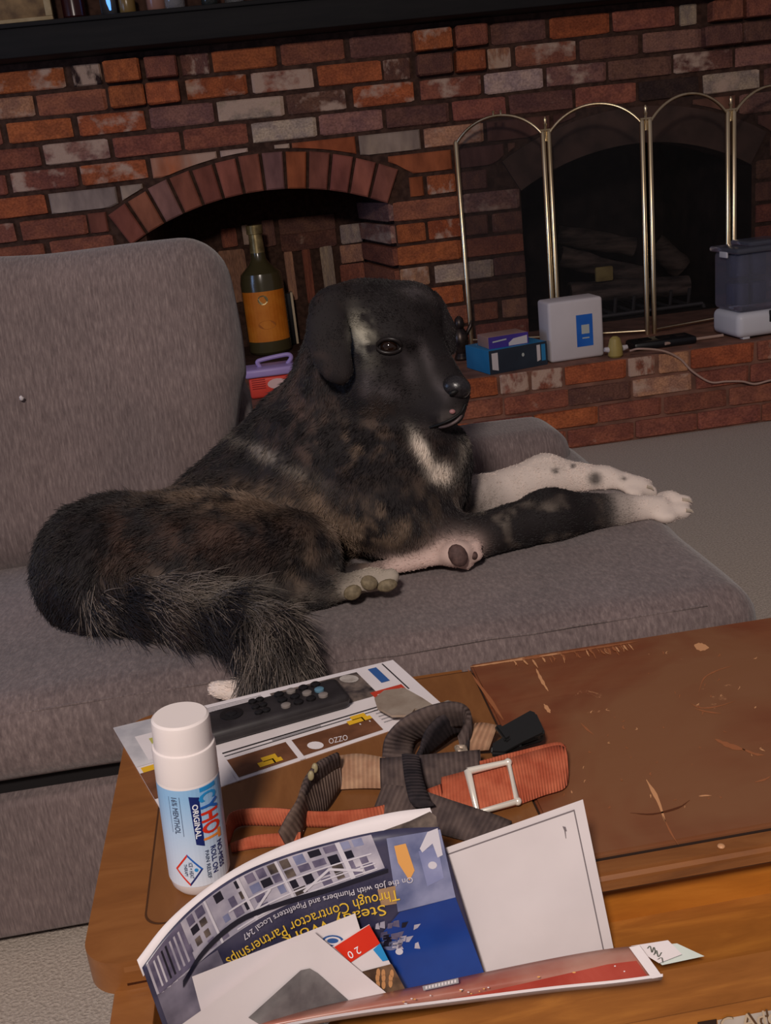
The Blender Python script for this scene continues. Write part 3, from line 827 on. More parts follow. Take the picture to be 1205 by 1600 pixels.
t = thing('gift_box', 'flat black carton with cream edges standing behind the liquor bottle', 'box', ((cx0+cx1)/2, 3.66, HZ))
box_obj('carton', (cx0+.006, 3.655, HZ), (cx1-.006, 3.70, zc), blackp, t, .002)
for xx in (cx0, cx1-.008):
    box_obj('cream_edge', (xx, 3.652, HZ), (xx+.008, 3.70, zc+.002), noise_mat('cream_card', lin(196, 176, 150), lin(210, 190, 160), 9), t, .001)
redp = noise_mat('red_print', lin(222, 62, 50), lin(236, 84, 66), 10, rough=.4)
lil = noise_mat('lilac_plastic', lin(160, 140, 196), lin(176, 152, 204), 8, rough=.35)
A = np.array([x_at(393, 2.80, HZ), 2.80, HZ]); zt = ht(388, 592, A); wd = x_at(463, 2.80, HZ)-A[0]
t = thing('wipes_tub', 'red printed tub with lilac carry handle behind the sofa back', 'tub', tuple(A))
hh = zt-HZ
box_obj('tub', (A[0], 2.80, HZ), (A[0]+wd, 2.88, HZ+hh*.99), redp, t, .008, 3)
box_obj('lid', (A[0]-.008, 2.792, HZ+hh), (A[0]+wd+.006, 2.888, HZ+hh+.022), lil, t, .006, 3)
tube_obj('handle', catmull([(A[0]+.035, 2.84, HZ+hh+.02), (A[0]+.03, 2.84, HZ+hh+.035), (A[0]+.05, 2.84, HZ+hh+.040), (A[0]+wd-.03, 2.84, HZ+hh+.044), (A[0]+wd-.005, 2.84, HZ+hh+.044), (A[0]+wd, 2.84, HZ+hh+.034), (A[0]+wd-.012, 2.84, HZ+hh+.02)], 6), .006, lil, t)
pr = Print(lambda v, lift: np.stack([A[0]+v[:, 0]*wd, np.full(len(v), 2.7994-lift), HZ+v[:, 1]*hh], 1))
pr.disc((.62, .62), .22, .24, new_mat('pale_pink_print', lin(226, 190, 184), .5))
for k in range(5): pr.quad((.06, .9-k*.1), (.36, .9-k*.1), (.36, .86-k*.1), (.06, .86-k*.1), new_mat('dark_red_print', lin(150, 22, 22), .5))
pr.build('printed_panel', t)

# ================================================================== sofa
def chenille(name, st):
    m = new_mat(name, lin(120, 106, 104), 0.95, 0, 0.1)
    n = nd(m, 'ShaderNodeTexNoise', Scale=1.0, Detail=5.0, Roughness=.62); lk(m, coords(m, st), n.inputs['Vector'])
    n2 = nd(m, 'ShaderNodeTexNoise', Scale=6.0, Detail=3.0); lk(m, coords(m, (1, 1, 1)), n2.inputs['Vector'])
    r = ramp(m, n.outputs['Fac'], [(.26, lin(94, 82, 82)), (.52, lin(119, 105, 104)), (.78, lin(146, 131, 128))])
    r2 = ramp(m, n2.outputs['Fac'], [(.35, (.86, .86, .86, 1)), (.65, (1.08, 1.06, 1.05, 1))])
    x = nd(m, 'ShaderNodeMix', data_type='RGBA', blend_type='MULTIPLY'); x.inputs[0].default_value = 1
    lk(m, r.outputs[0], x.inputs[6]); lk(m, r2.outputs[0], x.inputs[7]); lk(m, x.outputs[2], bsdf(m).inputs['Base Color'])
    bsdf(m).inputs['Sheen Weight'].default_value = .25; bsdf(m).inputs['Sheen Roughness'].default_value = .5
    bump(m, n.outputs['Fac'], .6, .002)
    return m
fab_v = chenille('grey_chenille', (420, 90, 60))
fab_t = chenille('grey_chenille_seat', (260, 120, 90))
SEAT_Z = .305
SEAT = (np.array([-.239, 1.385, .2555]), np.array([.756, .365, .0495]), .042)
def seat_sdf(G):
    q = np.abs(G-SEAT[0])-(SEAT[1]-SEAT[2])
    return np.linalg.norm(np.maximum(q, 0), axis=1)+np.minimum(q.max(1), 0)-SEAT[2]
sofa = thing('sofa', 'long grey chenille sofa seat with one back cushion, the dog lying on it', 'sofa', (-.25, 1.4, 0))
soft_block('seat_cushion', [(SEAT[0], SEAT[1], SEAT[2], None)], .009, fab_t, sofa, wob=.0, fn=lambda G, D: D+.0012*np.sin(G[:, 0]*9)*np.clip((G[:, 2]-.25)*20, 0, 1)+(vnoise(G, 16, 4)-.5)*.003)
lean = math.radians(14)
Rb = np.array([[1, 0, 0], [0, math.cos(lean), math.sin(lean)], [0, -math.sin(lean), math.cos(lean)]])
yb, zb_ = Rb[:, 1], Rb[:, 2]
cb = np.array([-.445, 1.435, .300])+zb_*.226+yb*.08
soft_block('back_cushion', [(cb, np.array([.415, .08, .226]), .066, Rb)], .009, fab_v, sofa, wob=.006, wobscale=7,
           fn=lambda G, D: (lambda q: D-.010*np.exp(-(q[:, 0]/.33)**2-(q[:, 2]/.17)**2)+np.clip(q[:, 0]-.30, 0, 1)*np.clip(.02-q[:, 2], 0, 1)*3.2)((G-cb)@Rb))
soft_block('back_frame', [(np.array([-.52, 1.665, .26]), np.array([.492, .10, .25]), .05, None)], .012, fab_v, sofa)
soft_block('end_bolster', [(np.array([.35, 1.70, .306]), np.array([.132, .085, .045]), .042, None)], .009, fab_v, sofa, wob=.003)
box_obj('base_panel', (-.99, 1.032, .016), (.47, 1.70, .188), fab_v, sofa, bev=.008, seg=3)
dark = new_mat('dark_lining', lin(22, 19, 20), .95)
box_obj('underframe', (-.98, 1.055, .004), (.46, 1.69, .212), dark, sofa, bev=0)
yy, zz = SEAT[0][1]-SEAT[1][1]+.0125, SEAT_Z-.0125
tube_obj('front_seam', [(-.95+i*.05, yy+.001*math.sin(i*1.7), zz+.001*math.sin(i*2.3)) for i in range(29)], .0015, fab_v, sofa)
P = at(34, 622, 1.478)
bm = bmesh.new(); bmesh.ops.create_icosphere(bm, subdivisions=2, radius=.0035)
for v in bm.verts: v.co = v.co*rng.uniform(.7, 1.2)+Vector(P)
tag(bm_obj('lint_speck', bm, white_card, None, True), 'tiny white lint speck stuck to the sofa back cushion', 'lint')

# ================================================================== dog
PR = []    # primitives of the body
def PX(px, py, Y): return at(px, py, Y)
def img(dx, dy):
    v = RT*dx-UP*dy; return v/np.linalg.norm(v)
def mpp(P): return float((np.asarray(P)-CC)@FW)/F_PX
def E(px, py, Y, rx, ry, rd, ang=0, k=.03, col='K', flow=(-1, .3), L=.014):
    c = PX(px, py, Y); s = mpp(c); a = math.radians(ang)
    A = np.stack([RT*math.cos(a)+UP*math.sin(a), -RT*math.sin(a)+UP*math.cos(a), FW], 1)
    PR.append(dict(t='e', c=c, A=A, r=np.array([rx*s, ry*s, rd]), k=k, col=col, flow=img(*flow), L=L))
def C(pts, k=.03, col='K', L=.014, flow=None):
    for a, b in zip(pts[:-1], pts[1:]):
        A, B = PX(*a[:3]), PX(*b[:3])
        d = B-A
        PR.append(dict(t='c', a=A, b=B, ra=a[3]*mpp(A), rb=b[3]*mpp(B), k=k, col=col, flow=img(*flow) if flow else d/np.linalg.norm(d), L=L))
def pd(p, G):
    if p['t'] == 'e':
        q = (G-p['c'])@p['A']; k0 = np.linalg.norm(q/p['r'], axis=1); k1 = np.linalg.norm(q/p['r']**2, axis=1)+1e-9
        return k0*(k0-1)/k1
    ba = p['b']-p['a']; h = np.clip(((G-p['a'])@ba)/(ba@ba), 0, 1)
    return np.linalg.norm(G-p['a']-h[:, None]*ba, axis=1)-(p['ra']+(p['rb']-p['ra'])*h)
def pbox(p):
    if p['t'] == 'e': return p['c']-p['r'].max(), p['c']+p['r'].max()
    return np.minimum(p['a']-p['ra'], p['b']-p['rb']), np.maximum(p['a']+p['ra'], p['b']+p['rb'])
def smin(D, d, k):
    t = np.clip(.5+.5*(D-d)/k, 0, 1); return D*(1-t)+d*t-k*t*(1-t)

# hindquarters and trunk
E(182, 894, 1.270, 112, 114, .120, flow=(-.5, .8), L=.018)
E(124, 884, 1.29, 52, 86, .09, flow=(-.3, .9), L=.018)
C([(190, 852, 1.31, 76), (400, 850, 1.37, 98)], flow=(-1, .25), L=.016)
E(325, 872, 1.225, 182, 104, .085, -2, flow=(-.75, .55), L=.018)
C([(320, 815, 1.42, 74), (470, 700, 1.42, 90)], flow=(-.8, .6))
C([(400, 845, 1.38, 98), (560, 745, 1.38, 122)], flow=(-.7, .7))
E(508, 702, 1.41, 104, 112, .12, flow=(-.6, .8))
E(618, 742, 1.36, 116, 122, .12, flow=(-.3, .9))
C([(530, 660, 1.40, 88), (572, 560, 1.385, 82)], flow=(-.3, .95), L=.012)
E(548, 492, 1.365, 68, 48, .07, 20, k=.02, flow=(-.8, .3), L=.006)
E(512, 600, 1.40, 44, 90, .08, flow=(-.2, 1), L=.012)
E(655, 705, 1.335, 70, 52, .07, flow=(0, 1))
# head
E(606, 522, 1.365, 84, 80, .085, k=.02, flow=(-.8, -.5), L=.006)
E(648, 500, 1.37, 42, 54, .06, k=.02, flow=(-.8, -.5), L=.005)
E(598, 598, 1.335, 72, 66, .06, k=.02, flow=(-.8, .5), L=.007)
C([(645, 572, 1.335, 64), (703, 612, 1.285, 33)], k=.016, flow=(-.8, -.5), L=.004)
C([(640, 628, 1.315, 46), (698, 640, 1.275, 27)], k=.014, flow=(-.8, .3), L=.004)
E(696, 655, 1.278, 30, 13, .022, 12, k=.006, flow=(-1, .2), L=.003)
E(622, 528, 1.29, 34, 12, .016, -14, k=.010, flow=(-.8, -.5), L=.004)      # brow
E(606, 557, 1.287, 26, 8, .010, -5, k=.008, flow=(-.8, .3), L=.003)        # lower lid
# ears
E(514, 474, 1.318, 38, 24, .022, 38, k=.010, flow=(0, 1), L=.005)
E(514, 530, 1.288, 37, 68, .010, 8, k=.0015, flow=(.1, 1), L=.004)
E(530, 574, 1.279, 25, 30, .009, 14, k=.006, flow=(.1, 1), L=.004)
C([(672, 476, 1.36, 22), (694, 515, 1.35, 19), (705, 546, 1.345, 10)], k=.004, L=.004)
# near foreleg
E(605, 800, 1.275, 92, 72, .07, -20, flow=(-.1, 1), L=.012)
C([(640, 815, 1.265, 54), (716, 850, 1.252, 36)], flow=(.3, 1), L=.010)
C([(712, 850, 1.252, 34), (860, 806, 1.282, 39), (962, 797, 1.298, 25)], k=.02, L=.006)
C([(968, 797, 1.298, 25), (1030, 794, 1.303, 20)], k=.012, col='W', L=.004)
for q in [(1043, 778, 1.318, 13), (1064, 784, 1.310, 12), (1062, 800, 1.294, 13), (1040, 808, 1.284, 12)]:
    E(q[0], q[1], q[2], q[3]+8, q[3], .0125, 5, k=.0025, col='W', flow=(1, .1), L=.003)
# far foreleg
C([(700, 800, 1.40, 40), (748, 790, 1.425, 40)], L=.006)
C([(748, 788, 1.425, 42), (852, 744, 1.465, 31), (945, 752, 1.455, 22)], k=.02, col='W', L=.005)
C([(945, 752, 1.455, 23), (1000, 762, 1.435, 18)], k=.012, col='W', L=.004)
for q in [(1006, 756, 1.45, 11), (1012, 767, 1.43, 11), (990, 771, 1.42, 11)]:
    E(q[0], q[1], q[2], q[3]+7, q[3], .011, -15, k=.0025, col='W', flow=(1, .2), L=.003)
# hind legs, soles towards the viewer
E(468, 876, 1.215, 62, 72, .05, flow=(-.2, 1), L=.014)
C([(430, 938, 1.165, 36), (545, 916, 1.165, 20)], k=.02, L=.008)
E(576, 906, 1.170, 36, 19, .022, 8, k=.008, col='G', flow=(1, .1), L=.006)
for q in [(550, 925, 1.150), (577, 914, 1.147), (604, 914, 1.150), (612, 900, 1.162)]:
    E(q[0], q[1], q[2], 15, 13, .013, 0, k=.0025, col='G', flow=(1, .2), L=.003)
C([(520, 905, 1.235, 26), (590, 892, 1.222, 13)], k=.015, L=.006)
C([(590, 892, 1.222, 11), (685, 870, 1.216, 14)], k=.006, col='P', L=.005)
E(712, 865, 1.208, 29, 22, .024, 12, k=.005, col='P', flow=(1, -.2), L=.003)
for q in [(742, 852, 1.215), (745, 868, 1.208), (728, 882, 1.204)]:
    E(q[0], q[1], q[2], 12, 10, .011, 0, k=.002, col='P', flow=(1, .1), L=.003)
# tail, draped over the front edge of the seat
C([(180, 935, 1.17, 44), (290, 948, 1.115, 38), (380, 968, 1.07, 40), (425, 1005, 1.022, 42), (436, 1055, .982, 42), (432, 1100, .972, 36), (425, 1150, .972, 20)], k=.02, L=.040)
C([(405, 1085, .985, 22), (338, 1076, .998, 15)], k=.012, col='W', L=.006)

h = .0055
org, nn = grid_of((-.44, .90, .12), (.64, 1.60, .72), h)
ax = [org[i]+np.arange(nn[i])*h for i in range(3)]
FD = np.full(tuple(nn), .5)
def blend_into(FD, p, sign=1):
    lo, hi = pbox(p); m = .045
    sl = tuple(slice(max(0, int((lo[i]-m-org[i])/h)), min(nn[i], int((hi[i]+m-org[i])/h)+2)) for i in range(3))
    G = np.stack(np.meshgrid(*[ax[i][sl[i]] for i in range(3)], indexing='ij'), -1).reshape(-1, 3)
    FD[sl] = smin(FD[sl], pd(p, G).reshape(FD[sl].shape), p['k'])
for p in PR: blend_into(FD, p)
GA = np.stack(np.meshgrid(*ax, indexing='ij'), -1).reshape(-1, 3)
def cushion_sdf(G):
    q = np.abs((G-cb)@Rb)-(np.array([.415, .08, .226])-.066)
    return np.linalg.norm(np.maximum(q, 0), axis=1)+np.minimum(q.max(1), 0)-.066
near = np.abs(FD.reshape(-1)) < .14
cut = np.full(len(GA), -1.0); cut[near] = np.maximum(.0008-seat_sdf(GA[near]), .013-cushion_sdf(GA[near]))
FD = np.maximum(FD.reshape(-1), cut).reshape(tuple(nn))
DV, DF = surface_nets(FD, org, h)
def field(P):
    D = np.full(len(P), .5)
    for p in PR: D = smin(D, pd(p, P), p['k'])
    return D
def hit(px, py, start=.95):
    """first point of the dog's surface on the ray through a pixel"""
    d = ray(px, py); d = d/np.linalg.norm(d); t = start
    for _ in range(80):
        v = field((CC+d*t)[None])[0]
        if v < .0004: break
        t += max(v*.7, .0004)
    return CC+d*t
def quad_normals(V, Q):
    n = np.cross(V[Q[:, 2]]-V[Q[:, 0]], V[Q[:, 3]]-V[Q[:, 1]]); N = np.zeros_like(V)
    for k in range(4): np.add.at(N, Q[:, k], n)
    return N/(np.linalg.norm(N, axis=1, keepdims=True)+1e-12)
for _ in range(2):   # light relax
    acc = np.zeros_like(DV); c = np.zeros(len(DV))
    for k in range(4):
        np.add.at(acc, DF[:, k], DV[DF[:, (k+1) % 4]]); np.add.at(c, DF[:, k], 1)
        np.add.at(acc, DF[:, k], DV[DF[:, (k+3) % 4]]); np.add.at(c, DF[:, k], 1)
    DV = DV*.5+.5*acc/c[:, None]
DN = quad_normals(DV, DF)
# which part of the body each vertex belongs to: colour, hair length, lie of the coat
ds = np.stack([pd(p, DV) for p in PR], 1)
W = np.exp(-np.clip(ds-ds.min(1, keepdims=True), 0, 1)/.006); W /= W.sum(1, keepdims=True)
flow = W@np.stack([p['flow'] for p in PR]); Lh = W@np.array([p['L'] for p in PR])
PAL = {'K': lin(31, 26, 27)[:3], 'W': lin(226, 210, 200)[:3], 'G': lin(176, 164, 150)[:3], 'P': lin(214, 186, 176)[:3]}
base = W@np.array([PAL[p['col']] for p in PR])
isW = W@np.array([0.0 if p['col'] == 'K' else 1.0 for p in PR])
uv = proj(DV)
def blob(x, y, rx, ry, ang=0):
    a = math.radians(ang); dx, dy = uv[:, 0]-x, uv[:, 1]-y
    u = (dx*math.cos(a)+dy*math.sin(a))/rx; v = (-dx*math.sin(a)+dy*math.cos(a))/ry
    return np.exp(-(u*u+v*v))
T = flow-DN*(flow*DN).sum(1, keepdims=True); T /= np.linalg.norm(T, axis=1, keepdims=True)+1e-9
str1 = vnoise(DV, 75, 1)*.6+vnoise(DV, 160, 2)*.4
str2 = vnoise(DV, 34, 5)
def paint(mask, col, lo=.45, hi=.75, src=None):
    global base
    s = np.clip(((str1*.6+str2*.4 if src is None else src)-lo)/(hi-lo), 0, 1)
    f = np.clip(mask*s, 0, 1)[:, None]*(1-isW[:, None])
    base = base*(1-f)+np.array(col[:3])*f
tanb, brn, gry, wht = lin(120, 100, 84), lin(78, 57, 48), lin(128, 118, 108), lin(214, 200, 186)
allm = np.ones(len(DV))
head = np.maximum(blob(600, 530, 95, 90), blob(670, 610, 75, 60)); allm = 1-np.clip(head*2.2-.3, 0, 1)
paint(allm*.30, brn, .52, .78)
paint(blob(360, 780, 120, 26, 2)*1.1, tanb, .35, .6); paint(blob(330, 830, 130, 44)*.6, brn, .42, .65)  # tan band puts the highlight on the thigh top into the coat colour
paint(blob(215, 880, 90, 70)*.5, brn, .5, .7)
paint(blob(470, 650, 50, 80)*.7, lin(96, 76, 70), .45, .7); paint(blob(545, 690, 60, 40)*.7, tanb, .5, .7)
paint(blob(600, 820, 85, 40, -20)*1.1, tanb, .35, .6); paint(blob(520, 815, 75, 13, 52)*1.3, tanb, .2, .5)  # broad tan shoulder patch, then a narrow diagonal streak painting in fur sheen
paint(blob(425, 715, 70, 10, 28)*1.0, gry, .3, .55)  # grey streak: fur sheen along the back, painted into the coat
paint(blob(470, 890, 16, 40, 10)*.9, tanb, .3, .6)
paint(blob(800, 810, 130, 40)*.6, gry, .55, .7)
paint(blob(350, 930, 130, 24, 8)*1.0, gry, .45, .65); paint(blob(450, 985, 60, 60)*.9, gry, .45, .65)
paint(blob(570, 525, 15, 30, -12)*1.8, lin(182, 176, 160), .36, .60)
paint(blob(662, 706, 8, 28, -30)*1.7, wht, .1, .3); paint(blob(690, 738, 16, 12)*1.8, wht, .1, .35)
paint(blob(725, 700, 8, 30, 10)*.8, gry, .3, .6)
paint(blob(700, 655, 26, 12, -15)*.8, lin(120, 110, 106), .3, .6)
for b_ in [(664, 552, 8, 40, -20), (640, 575, 9, 26, -15), (606, 612, 22, 10, 20), (575, 600, 10, 22, 10), (650, 458, 22, 9, 20), (690, 610, 9, 20, -30)]:
    paint(blob(*b_)*.5, lin(96, 88, 90), .3, .6)
# freckles on the white legs
fr_ = np.clip((vnoise(DV, 55, 9)-.78)/.08, 0, 1)*.12*isW*(blob(850, 760, 160, 60) > .2)
base = base*(1-fr_[:, None]*.8)+np.array(PAL['K'])*fr_[:, None]*.8
for bx in [(930, 748, 13, 12), (862, 768, 12, 8), (868, 736, 7, 5), (895, 728, 5, 4), (975, 748, 6, 4)]:
    f = np.clip(blob(*bx)*1.6-.3, 0, 1)[:, None]*.85; base = base*(1-f)+np.array(PAL['K'])*f
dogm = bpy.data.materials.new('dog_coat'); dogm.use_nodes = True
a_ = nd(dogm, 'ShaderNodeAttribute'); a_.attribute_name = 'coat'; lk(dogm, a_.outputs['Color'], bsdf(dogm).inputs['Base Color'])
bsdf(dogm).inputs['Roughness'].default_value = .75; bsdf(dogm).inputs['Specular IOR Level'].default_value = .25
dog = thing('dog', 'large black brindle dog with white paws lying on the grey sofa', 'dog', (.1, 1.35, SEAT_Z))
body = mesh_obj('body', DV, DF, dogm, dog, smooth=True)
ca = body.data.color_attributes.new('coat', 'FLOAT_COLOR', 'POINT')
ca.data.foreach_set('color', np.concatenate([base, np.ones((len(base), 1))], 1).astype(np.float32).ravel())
# coat
tri = np.concatenate([DF[:, [0, 1, 2]], DF[:, [0, 2, 3]]])
ar = np.linalg.norm(np.cross(DV[tri[:, 1]]-DV[tri[:, 0]], DV[tri[:, 2]]-DV[tri[:, 0]]), axis=1)
bare = np.zeros(len(DV))
for x, y, r in [(607, 541, 15), (714, 607, 24), (704, 655, 14), (553, 927, 12), (577, 914, 11), (604, 916, 12), (720, 866, 17)]:
    bare = np.maximum(bare, np.clip(1.6-np.hypot(uv[:, 0]-x, uv[:, 1]-y)/r, 0, 1))
seen = ((DN*(CC-DV)).sum(1) > -.25) & (seat_sdf(DV) > .002)
pw = ar*(1-bare[tri].max(1))*seen[tri].all(1)*(1+2.2*(Lh[tri].mean(1) < .009))
NS, NP = 150000, 5
ti = nrng.choice(len(tri), NS, p=pw/pw.sum())
r1, r2 = np.sqrt(nrng.random(NS)), nrng.random(NS)
bc = np.stack([1-r1, r1*(1-r2), r1*r2], 1)
mixv = lambda A: (A[tri[ti]]*bc[:, :, None]).sum(1)
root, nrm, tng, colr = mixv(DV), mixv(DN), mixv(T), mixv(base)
ln = (Lh[tri[ti]]*bc).sum(1); ln = np.where(ln < .02, ln*.68, ln)*nrng.uniform(.6, 1.25, NS)
clump = np.stack([vnoise(root, 60, s) for s in (21, 22, 23)], 1)-.5
tng = tng+nrng.normal(0, .22, (NS, 3))+clump*.7; tng /= np.linalg.norm(tng, axis=1, keepdims=True)
u = np.linspace(0, 1, NP)[None, :, None]
lift = .34
pos = root[:, None]-nrm[:, None]*.0008+ln[:, None, None]*(tng[:, None]*u*(.75+.25*u)+nrm[:, None]*lift*(u-.55*u*u))
pos[:, :, 2] -= (ln[:, None]*.25*u[:, :, 0]**2)*(ln[:, None] > .03)
fp = pos.reshape(-1, 3); sd = seat_sdf(fp); bad = sd < .0006
fp[bad, 2] += (.0006-sd[bad])
hc = bpy.data.hair_curves.new('fur'); hc.add_curves([NP]*NS)
hc.attributes['position'].data.foreach_set('vector', pos.astype(np.float32).ravel())
ra = hc.attributes.get('radius') or hc.attributes.new('radius', 'FLOAT', 'POINT')
rad = np.where(ln > .03, .00042, .00034)[:, None]*np.array([1, 1, .85, .6, .15])[None]
ra.data.foreach_set('value', rad.astype(np.float32).ravel())
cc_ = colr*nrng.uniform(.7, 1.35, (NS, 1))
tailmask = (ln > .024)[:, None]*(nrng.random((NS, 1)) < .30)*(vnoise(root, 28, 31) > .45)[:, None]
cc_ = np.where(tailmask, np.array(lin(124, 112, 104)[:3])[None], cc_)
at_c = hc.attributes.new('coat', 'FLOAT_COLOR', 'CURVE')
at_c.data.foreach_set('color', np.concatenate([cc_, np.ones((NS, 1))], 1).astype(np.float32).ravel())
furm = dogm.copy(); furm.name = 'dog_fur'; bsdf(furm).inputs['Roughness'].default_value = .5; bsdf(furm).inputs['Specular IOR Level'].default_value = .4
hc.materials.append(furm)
fur = link(bpy.data.objects.new('fur', hc), dog); tag(fur, kind='stuff')

def ellipsoid(name, c, A, r, mat, parent, seg=20):
    bm = bmesh.new(); bmesh.ops.create_uvsphere(bm, u_segments=seg, v_segments=seg//2+2, radius=1)
    Mx = Matrix([[float(A[i][j]*r[j]) for j in range(3)] for i in range(3)]).to_4x4(); Mx.translation = Vector(c)
    bmesh.ops.transform(bm, matrix=Mx, verts=bm.verts)
    return bm_obj(name, bm, mat, parent, True)
IMG = np.stack([RT, UP, FW], 1)
def img_axes(ang):
    a = math.radians(ang); return np.stack([RT*math.cos(a)+UP*math.sin(a), -RT*math.sin(a)+UP*math.cos(a), FW], 1)
eyem = new_mat('dark_brown_eye', lin(30, 18, 12), .04, 0, .8)
pe = hit(608, 541); s = mpp(pe)
eye = ellipsoid('eye', pe+FW*.003, IMG, (14*s, 13.5*s, .011), eyem, dog, 24)
lidm = new_mat('black_skin', lin(30, 25, 25), .4)
for nm, dy, sg in (('upper_eyelid', -1, 1), ('lower_eyelid', 1, -1)):
    pts = []
    for i in range(9):
        a_l = math.pi*i/8; x = 608-19*math.cos(a_l); y = 542+dy*math.sin(a_l)*(12.5 if dy < 0 else 10)
        P = hit(x, y); pts.append(P-FW*.0020)
    tube_obj(nm, pts, [.0012]+[.0026]*7+[.0012], lidm, dog)
nosem = noise_mat('wet_black_nose', lin(26, 24, 26), lin(44, 40, 42), 400, rough=.32, bmp=.5, dist=.0006, spec=.6)
pn = hit(714, 604); s = mpp(pn)
nose = ellipsoid('nose', pn+FW*.006, img_axes(-18), (23*s, 19*s, .016), nosem, dog, 24)
holes = new_mat('nostril_dark', lin(8, 7, 7), .6)
pz = CC+ray(709, 613)/np.linalg.norm(ray(709, 613))*(np.linalg.norm(pn-CC)-.0085)
o = ellipsoid('nostril', pz, img_axes(25), (8*s, 4.5*s, .004), holes, nose, 12)
lipm = noise_mat('grey_lip', lin(78, 66, 68), lin(100, 86, 86), 80, rough=.4)
tube_obj('lower_lip', [hit(x, y)-FW*.0005 for x, y in catmull([(686, 668), (700, 665), (713, 658), (722, 649)], 4)], [.001]+[.0020]*11+[.001], lipm, dog)
tube_obj('mouth_line', [hit(x, y)-FW*.0002 for x, y in catmull([(672, 668), (690, 662), (706, 655), (720, 645), (727, 632)], 4)], .0015, holes, dog)
ellipsoid('pink_spot', hit(707, 643)+FW*.0005, IMG, (5*s, 4*s, .002), new_mat('pink_skin', lin(150, 104, 104), .5), dog, 10)
padm = noise_mat('paw_pad_leather', lin(104, 92, 72), lin(136, 122, 98), 160, rough=.7, bmp=.5, dist=.001)
padd = noise_mat('dark_paw_pad', lin(70, 52, 50), lin(96, 74, 70), 160, rough=.7, bmp=.5, dist=.001)
for x, y, a_p, b_p, ang, m_ in [(551, 926, 15, 12, 25, padm), (577, 911, 14, 12, -20, padm), (605, 915, 17, 10, 14, padm), (716, 868, 15, 19, 30, padd), (741, 868, 6, 7, 0, padd)]:
    P = hit(x, y); ellipsoid('paw_pad', P+FW*.002, img_axes(ang), (a_p*mpp(P), b_p*mpp(P), .006), m_, dog, 14)
clawm = new_mat('pale_claw', lin(190, 176, 160), .4)
for a, b in [((1070, 780), (1082, 785)), ((1076, 797), (1084, 801)), ((1014, 760), (1022, 766))]:
    A = hit(*a); B = A+RT*((b[0]-a[0])*mpp(A))-UP*((b[1]-a[1])*mpp(A)); tube_obj('claw', [A-RT*.003, (A+B)/2+UP*.001, B], [.0028, .0022, .0006], clawm, dog, 6)

# ================================================================== coffee table
TZ = .42
def wood(name, c0, c1, c2, st, rough=.35, worn=None, spec=.45, blot=None):
    m = new_mat(name, c0, rough, 0, spec)
    n = nd(m, 'ShaderNodeTexNoise', Scale=1.0, Detail=6.0, Roughness=.6, Distortion=.6); lk(m, coords(m, st), n.inputs['Vector'])
    r = ramp(m, n.outputs['Fac'], [(.30, c0), (.50, c1), (.70, c2)])
    col = r.outputs[0]
    if blot:
        nb = nd(m, 'ShaderNodeTexNoise', Scale=5.0, Detail=4.0, Roughness=.55, Distortion=.8); lk(m, coords(m), nb.inputs['Vector'])
        rb = ramp(m, nb.outputs['Fac'], [(.42, (0, 0, 0, 1)), (.60, (1, 1, 1, 1))])
        x = nd(m, 'ShaderNodeMix', data_type='RGBA'); lk(m, rb.outputs[0], x.inputs[0]); lk(m, col, x.inputs[6]); x.inputs[7].default_value = blot
        col = x.outputs[2]
    if worn:
        nw = nd(m, 'ShaderNodeTexNoise', Scale=26.0, Detail=8.0, Roughness=.68, Distortion=1.2); lk(m, coords(m, (1, 1, 1)), nw.inputs['Vector'])
        rw = ramp(m, nw.outputs['Fac'], [(worn[1], (0, 0, 0, 1)), (worn[1]+.05, (1, 1, 1, 1))])
        x = nd(m, 'ShaderNodeMix', data_type='RGBA'); lk(m, rw.outputs[0], x.inputs[0]); lk(m, col, x.inputs[6]); x.inputs[7].default_value = worn[0]
        col = x.outputs[2]
    lk(m, col, bsdf(m).inputs['Base Color'])
    rr = ramp(m, n.outputs['Fac'], [(.3, (rough+.12,)*3+(1,)), (.7, (rough-.06,)*3+(1,))]); lk(m, rr.outputs[0], bsdf(m).inputs['Roughness'])
    bump(m, n.outputs['Fac'], .12, .001)
    return m
w_left = wood('varnished_oak', lin(116, 70, 32), lin(128, 79, 38), lin(138, 88, 45), (16, 60, 60), .34)
w_leaf = wood('varnished_oak_leaf', lin(112, 69, 34), lin(120, 76, 40), lin(130, 85, 47), (60, 14, 60), .36)
w_scar = wood('scarred_red_top', lin(104, 52, 30), lin(114, 61, 37), lin(124, 72, 46), (10, 45, 45), .36, (lin(190, 136, 96), .66), blot=lin(126, 84, 56))
w_edge = wood('worn_top_edge', lin(104, 62, 30), lin(124, 76, 38), lin(140, 90, 48), (14, 70, 70), .4, (lin(176, 128, 84), .68))
w_apron = wood('orange_apron', lin(146, 84, 22), lin(164, 98, 30), lin(180, 112, 40), (10, 70, 70), .4)
w_rail = wood('lower_rail', lin(136, 82, 30), lin(152, 94, 38), lin(176, 114, 48), (12, 80, 80), .42)
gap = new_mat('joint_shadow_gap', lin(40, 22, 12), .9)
table = thing('coffee_table', 'worn brown wooden coffee table with a scarred red-brown top beside the sofa', 'table', (.3, .6, 0))
XL, XJ, XR = -.146, .1255, .95
YB, YF = .735, .468
